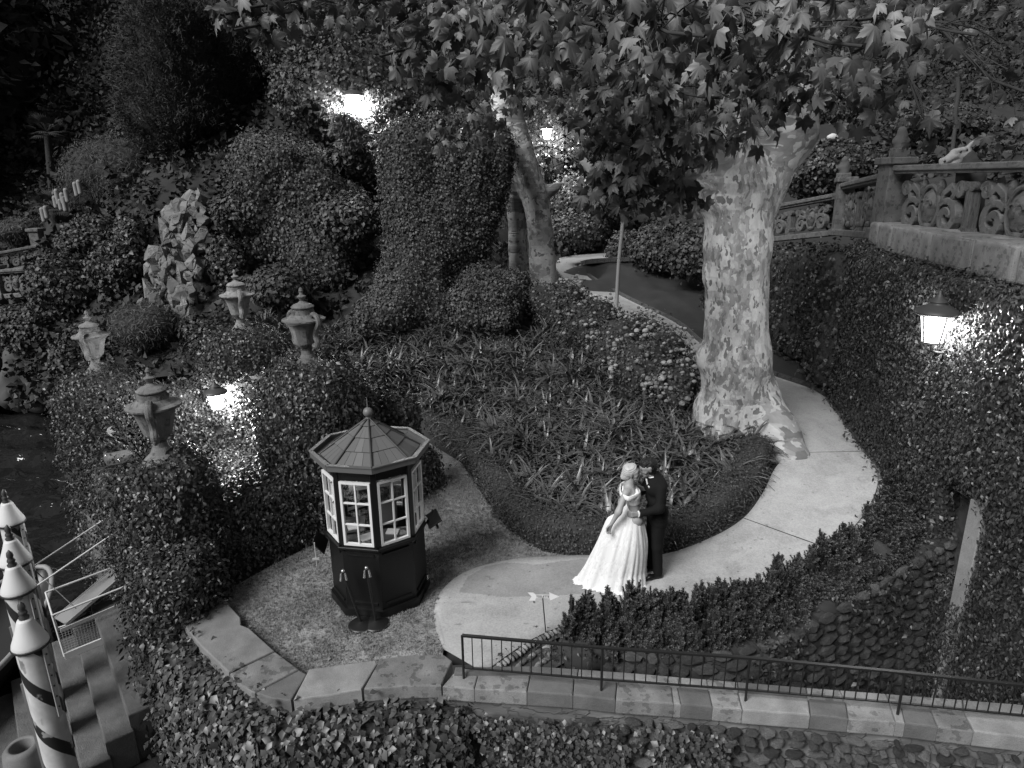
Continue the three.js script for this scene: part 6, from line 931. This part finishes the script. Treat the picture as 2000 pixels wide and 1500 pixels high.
  for (let j = 0; j <= nv; j++) for (let i = 0; i <= nu; i++) {
    const v = j / nv, a = i / nu * TAU, c = Math.cos(a), s = Math.sin(a); // a = 0: to the right, pi: to the left, pi/2: towards the camera
    const left = Math.max(0, -c), rH = c > 0 ? V(c * 0.42, 0, s * 0.36) : V(c * 0.56, 0, s * (0.36 - 0.20 * left * left)), hem = hemC.clone().add(rH); if (c < 0) hem.z += 0.05 * left;
    const e0 = Math.pow(v, 0.95 - (0.2 - 0.3 * v) * left + 0.1 * Math.max(0, c)), eP = v < 0.16 ? 0.42 * Math.pow(v / 0.16, 0.9) : 0.42 + 0.58 * Math.pow((v - 0.16) / 0.84, 1.05), e = lerp(e0, eP, Math.pow(Math.max(0, Math.cos(a - 2.72)), 7)), w = wc.clone().add(V(c * 0.085, 0, s * 0.105)), p = w.lerp(hem, e); p.y = lerp(1.155, ground2, v) + (j === nv ? 0 : 0) - 0.0;
    const bell = 0.07 * Math.sin(Math.PI * Math.min(1, v * 1.25)) * (1 - left), fold = (0.075 * (fbm(a * 3.4 + 5 + 0.5 * v, v * 0.7, 3, 2) - 0.5) + 0.030 * (noise(a * 9 + 0.8 * v, v * 0.8, 7) - 0.5) + 0.010 * Math.sin(a * 13 + 2 * Math.sin(a * 3)) * (c > 0 ? 1 : 0.3)) * sstep(v, 0.02, 0.45) * (0.6 + 0.8 * v) * sstep(Math.min(i, nu - i) / nu, 0, 0.04);
    p.x += c * (bell * 0.8 + fold); p.z += s * (bell + fold);
    if (left > 0.75) p.y += 0.10 * sstep(left, 0.75, 1) * Math.exp(-(((v - 0.22) / 0.12) ** 2)) * 0.6; // lifted by the hand
    p.y = Math.max(p.y + 0.012 * Math.sin(a * 24) * sstep(v, 0.86, 1), ground2 + 0.004 + 0.0004 * (i % 7));
    pos.push(p.x, p.y, p.z); uv.push(a * 1.1, v * 1.3);
  }
  for (let j = 0; j < nv; j++) for (let i = 0; i < nu; i++) { const a = j * (nu + 1) + i, b = a + 1, c = a + nu + 1, d = c + 1; idx.push(a, b, c, b, d, c); }
  const sg = new THREE.BufferGeometry(); sg.setAttribute('position', new THREE.BufferAttribute(new Float32Array(pos), 3)); sg.setAttribute('uv', new THREE.BufferAttribute(new Float32Array(uv), 2)); sg.setIndex(idx); sg.computeVertexNormals();
  const lace = tex(512, (u, v) => { const d = fbm(u * 9, v * 9, 3, 3, 9), e = fbm(u * 22, v * 22, 9, 3, 22); return 0.86 + 0.10 * sstep(d, 0.5, 0.53) - 0.12 * sstep(e, 0.55, 0.6) * sstep(d, 0.5, 0.53) - 0.05 * sstep(d, 0.44, 0.5); });
  part('skirt', sg, mat(0.76, 0.8, { map: lace, bumpMap: lace, bumpScale: 0.004 }), t);
  // ruffle along the hem
  R = RNG(4); const hemP = []; for (let i = 0; i <= nu; i++) hemP.push(V(...pos.slice((nv * (nu + 1) + i) * 3, (nv * (nu + 1) + i) * 3 + 3))); const rp = [], ri = [], RU = 360; const hc = curve(hemP.slice(0, nu), true);
  for (let i = 0; i <= RU; i++) { const q = hc.getPoint(i / RU), o = q.clone().sub(hemC).setY(0).normalize(), wv = 0.014 * Math.sin(i * 0.95) + 0.01 * Math.sin(i * 0.37); rp.push(q.x - o.x * 0.05, 0.10, q.z - o.z * 0.05, q.x + o.x * wv, 0.055, q.z + o.z * wv, q.x + o.x * (0.035 + wv), ground2 + 0.008, q.z + o.z * (0.035 + wv)); if (i) for (const k of [0, 1]) { const a = (i - 1) * 3 + k; ri.push(a, a + 3, a + 1, a + 1, a + 3, a + 4); } }
  const rg = new THREE.BufferGeometry(); rg.setAttribute('position', new THREE.BufferAttribute(new Float32Array(rp), 3)); rg.setIndex(ri); rg.computeVertexNormals(); part('hem_ruffle', rg, mat(0.68, 0.8), t);
  part('waistband', T(new THREE.TorusGeometry(0.098, 0.017, 8, 30).scale(0.9, 1.08, 1), 1.615, 1.15, -8.345, Math.PI / 2), dress, t);
}
{ // the man: looks left (-x) and a little down
  const t = thing('person', 'dark-haired man in a black suit with his arm round the woman in white, kissing her', 'person');
  const G = V(1.96, 0.05, -8.42), f = V(-1, 0, 0.16).normalize(), l = V(0.16, 0, 1).normalize(), P = (a, b, c) => G.clone().addScaledVector(f, a).addScaledVector(l, b).setY(G.y + c);
  const head = P(0.165, 0.0, 1.635), up = V(-0.25, 1, 0.0).normalize(), look = V(-1, -0.22, 0.12);
  const sh = 0.185, eL = P(0.09, 0.285, 1.17), wL = P(0.335, 0.20, 1.075), eR = P(0.12, -0.28, 1.18), wR = P(0.38, -0.14, 1.12);
  const core = (g) => [bone(P(0.06, 0.06, 1.36), P(0.06, -0.06, 1.36), 0.115 + g, 0.115 + g), bone(P(0.035, 0.12, 1.40), P(0.035, -0.12, 1.40), 0.075 + g, 0.075 + g), bone(P(0.03, 0.07, 1.18), P(0.03, -0.07, 1.18), 0.105 + g, 0.105 + g), bone(P(0.0, 0.07, 1.0), P(0, -0.07, 1.0), 0.115 + g, 0.115 + g)];
  const arms = (g) => [bone(P(0.03, sh, 1.415), eL, 0.056 + g, 0.046 + g), bone(eL, wL, 0.046 + g, 0.033 + g), bone(P(0.03, -sh, 1.415), eR, 0.056 + g, 0.046 + g), bone(eR, wR, 0.046 + g, 0.033 + g)];
  const legs = (g) => [bone(P(0, 0.09, 0.95), P(0.015, 0.095, 0.50), 0.092 + g, 0.063 + g), bone(P(0.015, 0.095, 0.50), P(-0.015, 0.10, 0.09), 0.06 + g, 0.043 + g * 1.6), bone(P(0, -0.09, 0.95), P(0.03, -0.095, 0.50), 0.092 + g, 0.063 + g), bone(P(0.03, -0.095, 0.50), P(0.0, -0.10, 0.09), 0.06 + g, 0.043 + g * 1.6)];
  const neck = [bone(P(0.06, 0, 1.44), P(0.125, 0, 1.57), 0.064, 0.056)];
  const lo = V(1.35, 0, -8.95), hi = V(2.3, 1.85, -7.95), hd = headGeo(head, look, up, 1.06);
  const hL = surfaceNets(boneField(handBones(wL, 1, f.clone().add(V(0, -0.05, -0.12)), V(0.1, 0, -1), 0.28, 1), 0.012), wL.clone().add(V(-0.24, -0.12, -0.16)), wL.clone().add(V(0.06, 0.12, 0.14)), 0.005), hR = surfaceNets(boneField(handBones(wR, 1, f, V(0.1, 0, 1), 0.3, -1), 0.012), wR.clone().add(V(-0.24, -0.12, -0.14)), wR.clone().add(V(0.06, 0.12, 0.16)), 0.005);
  part('body', merge([surfaceNets(boneField([...core(-0.012), ...arms(-0.010), ...legs(-0.012), ...neck], 0.05), lo, hi, 0.0135), hd.geo, hL, hR]), mat(0.24, 0.6), t);
  const suit = new THREE.MeshPhysicalMaterial({ color: grey(0.007), roughness: 0.85, specularIntensity: 0.35, sheen: 0.05, side: THREE.DoubleSide }), coat = boneField([...core(0.012), ...arms(0.012), bone(P(-0.005, 0.08, 0.86), P(-0.005, -0.08, 0.86), 0.118, 0.118), bone(P(0.045, 0, 1.43), P(0.075, 0, 1.51), 0.095, 0.074), bone(P(0.01, 0.10, 1.445), P(0.01, -0.10, 1.445), 0.075, 0.075)], 0.05);
  part('jacket', lumpy(surfaceNets((x, y, z) => Math.max(coat(x, y, z), 0.80 - y, y > 0.9 && y < 1.5 ? wL.x + 0.015 - x : -1), lo, hi, 0.0125), 0.004, 9), suit, t);
  part('trousers', lumpy(surfaceNets((x, y, z) => Math.max(boneField(legs(0.014), 0.04)(x, y, z), 0.10 - y, y - 1.0), V(1.7, 0.05, -8.75), V(2.25, 1.05, -8.1), 0.0125), 0.004, 9), suit, t);
  part('collar', new THREE.TorusGeometry(0.058, 0.012, 8, 26).rotateX(Math.PI / 2 - 0.35).rotateY(Math.PI / 2).translate(...P(0.092, 0, 1.525).toArray()), mat(0.7, 0.7), t);
  part('shirt_front', T(rbox(0.02, 0.12, 0.05, 0.008), ...P(0.172, 0.02, 1.43).toArray(), 0, 0, 0.25), mat(0.7, 0.7), t);
  part('pocket_square', T(rbox(0.012, 0.05, 0.03, 0.005), ...P(0.172, 0.095, 1.395).toArray(), 0, 0.4, 0.2), mat(0.65, 0.7), t);
  part('shirt_cuff', T(new THREE.TorusGeometry(0.037, 0.010, 8, 18), wL.x - 0.005, wL.y, wL.z, 0, Math.PI / 2 + 0.1), mat(0.7, 0.7), t);
  for (const s of [1, -1]) { const q = surfaceNets(boneField([bone(P(-0.05 + (s < 0 ? 0.03 : 0), 0.10 * s, 0.035), P(0.10 + (s < 0 ? 0.03 : 0), 0.11 * s, 0.03), 0.042, 0.043), bone(P(0.10, 0.11 * s, 0.028), P(0.20, 0.125 * s, 0.018), 0.043, 0.026), bone(P(-0.03, 0.10 * s, 0.05), P(-0.02, 0.10 * s, 0.11), 0.043, 0.045)], 0.03), V(1.65, 0.02, -8.75), V(2.15, 0.3, -8.1), 0.008); const p = q.attributes.position; for (let i = 0; i < p.count; i++) p.setY(i, Math.max(p.getY(i), 0.045)); part('shoe', q, mat(0.006, 0.3), t); }
  const Q = hd.P, hf = boneField([bone(Q(-0.035, 0.05, 0), Q(0.02, 0.062, 0), 0.095, 0.082), bone(Q(-0.045, 0.0, 0), Q(-0.035, -0.05, 0), 0.085, 0.066), bone(Q(0.05, 0.09, 0), Q(0.075, 0.085, 0), 0.042, 0.03)], 0.03), fn = look.clone().normalize();
  part('hair', lumpy(surfaceNets((x, y, z) => { const q = V(x, y, z).sub(head), a = q.dot(fn); return Math.max(hf(x, y, z) + 0.006 * Math.sin(x * 130) * Math.sin(y * 110) * Math.sin(z * 120), a - 0.045 - 1.2 * Math.max(0, q.y - 0.0)); }, V(head.x - 0.2, head.y - 0.2, head.z - 0.18), V(head.x + 0.2, head.y + 0.22, head.z + 0.18), 0.0065), 0.006, 30), new THREE.MeshPhysicalMaterial({ color: grey(0.012), roughness: 0.6, specularIntensity: 0.5, side: THREE.DoubleSide }), t);
  for (const e of hd.eyes) part('eye', new THREE.SphereGeometry(0.0125, 10, 8).translate(e.x + 0.004, e.y, e.z), mat(0.05, 0.3), t);
}

renderer.render(scene, camera);
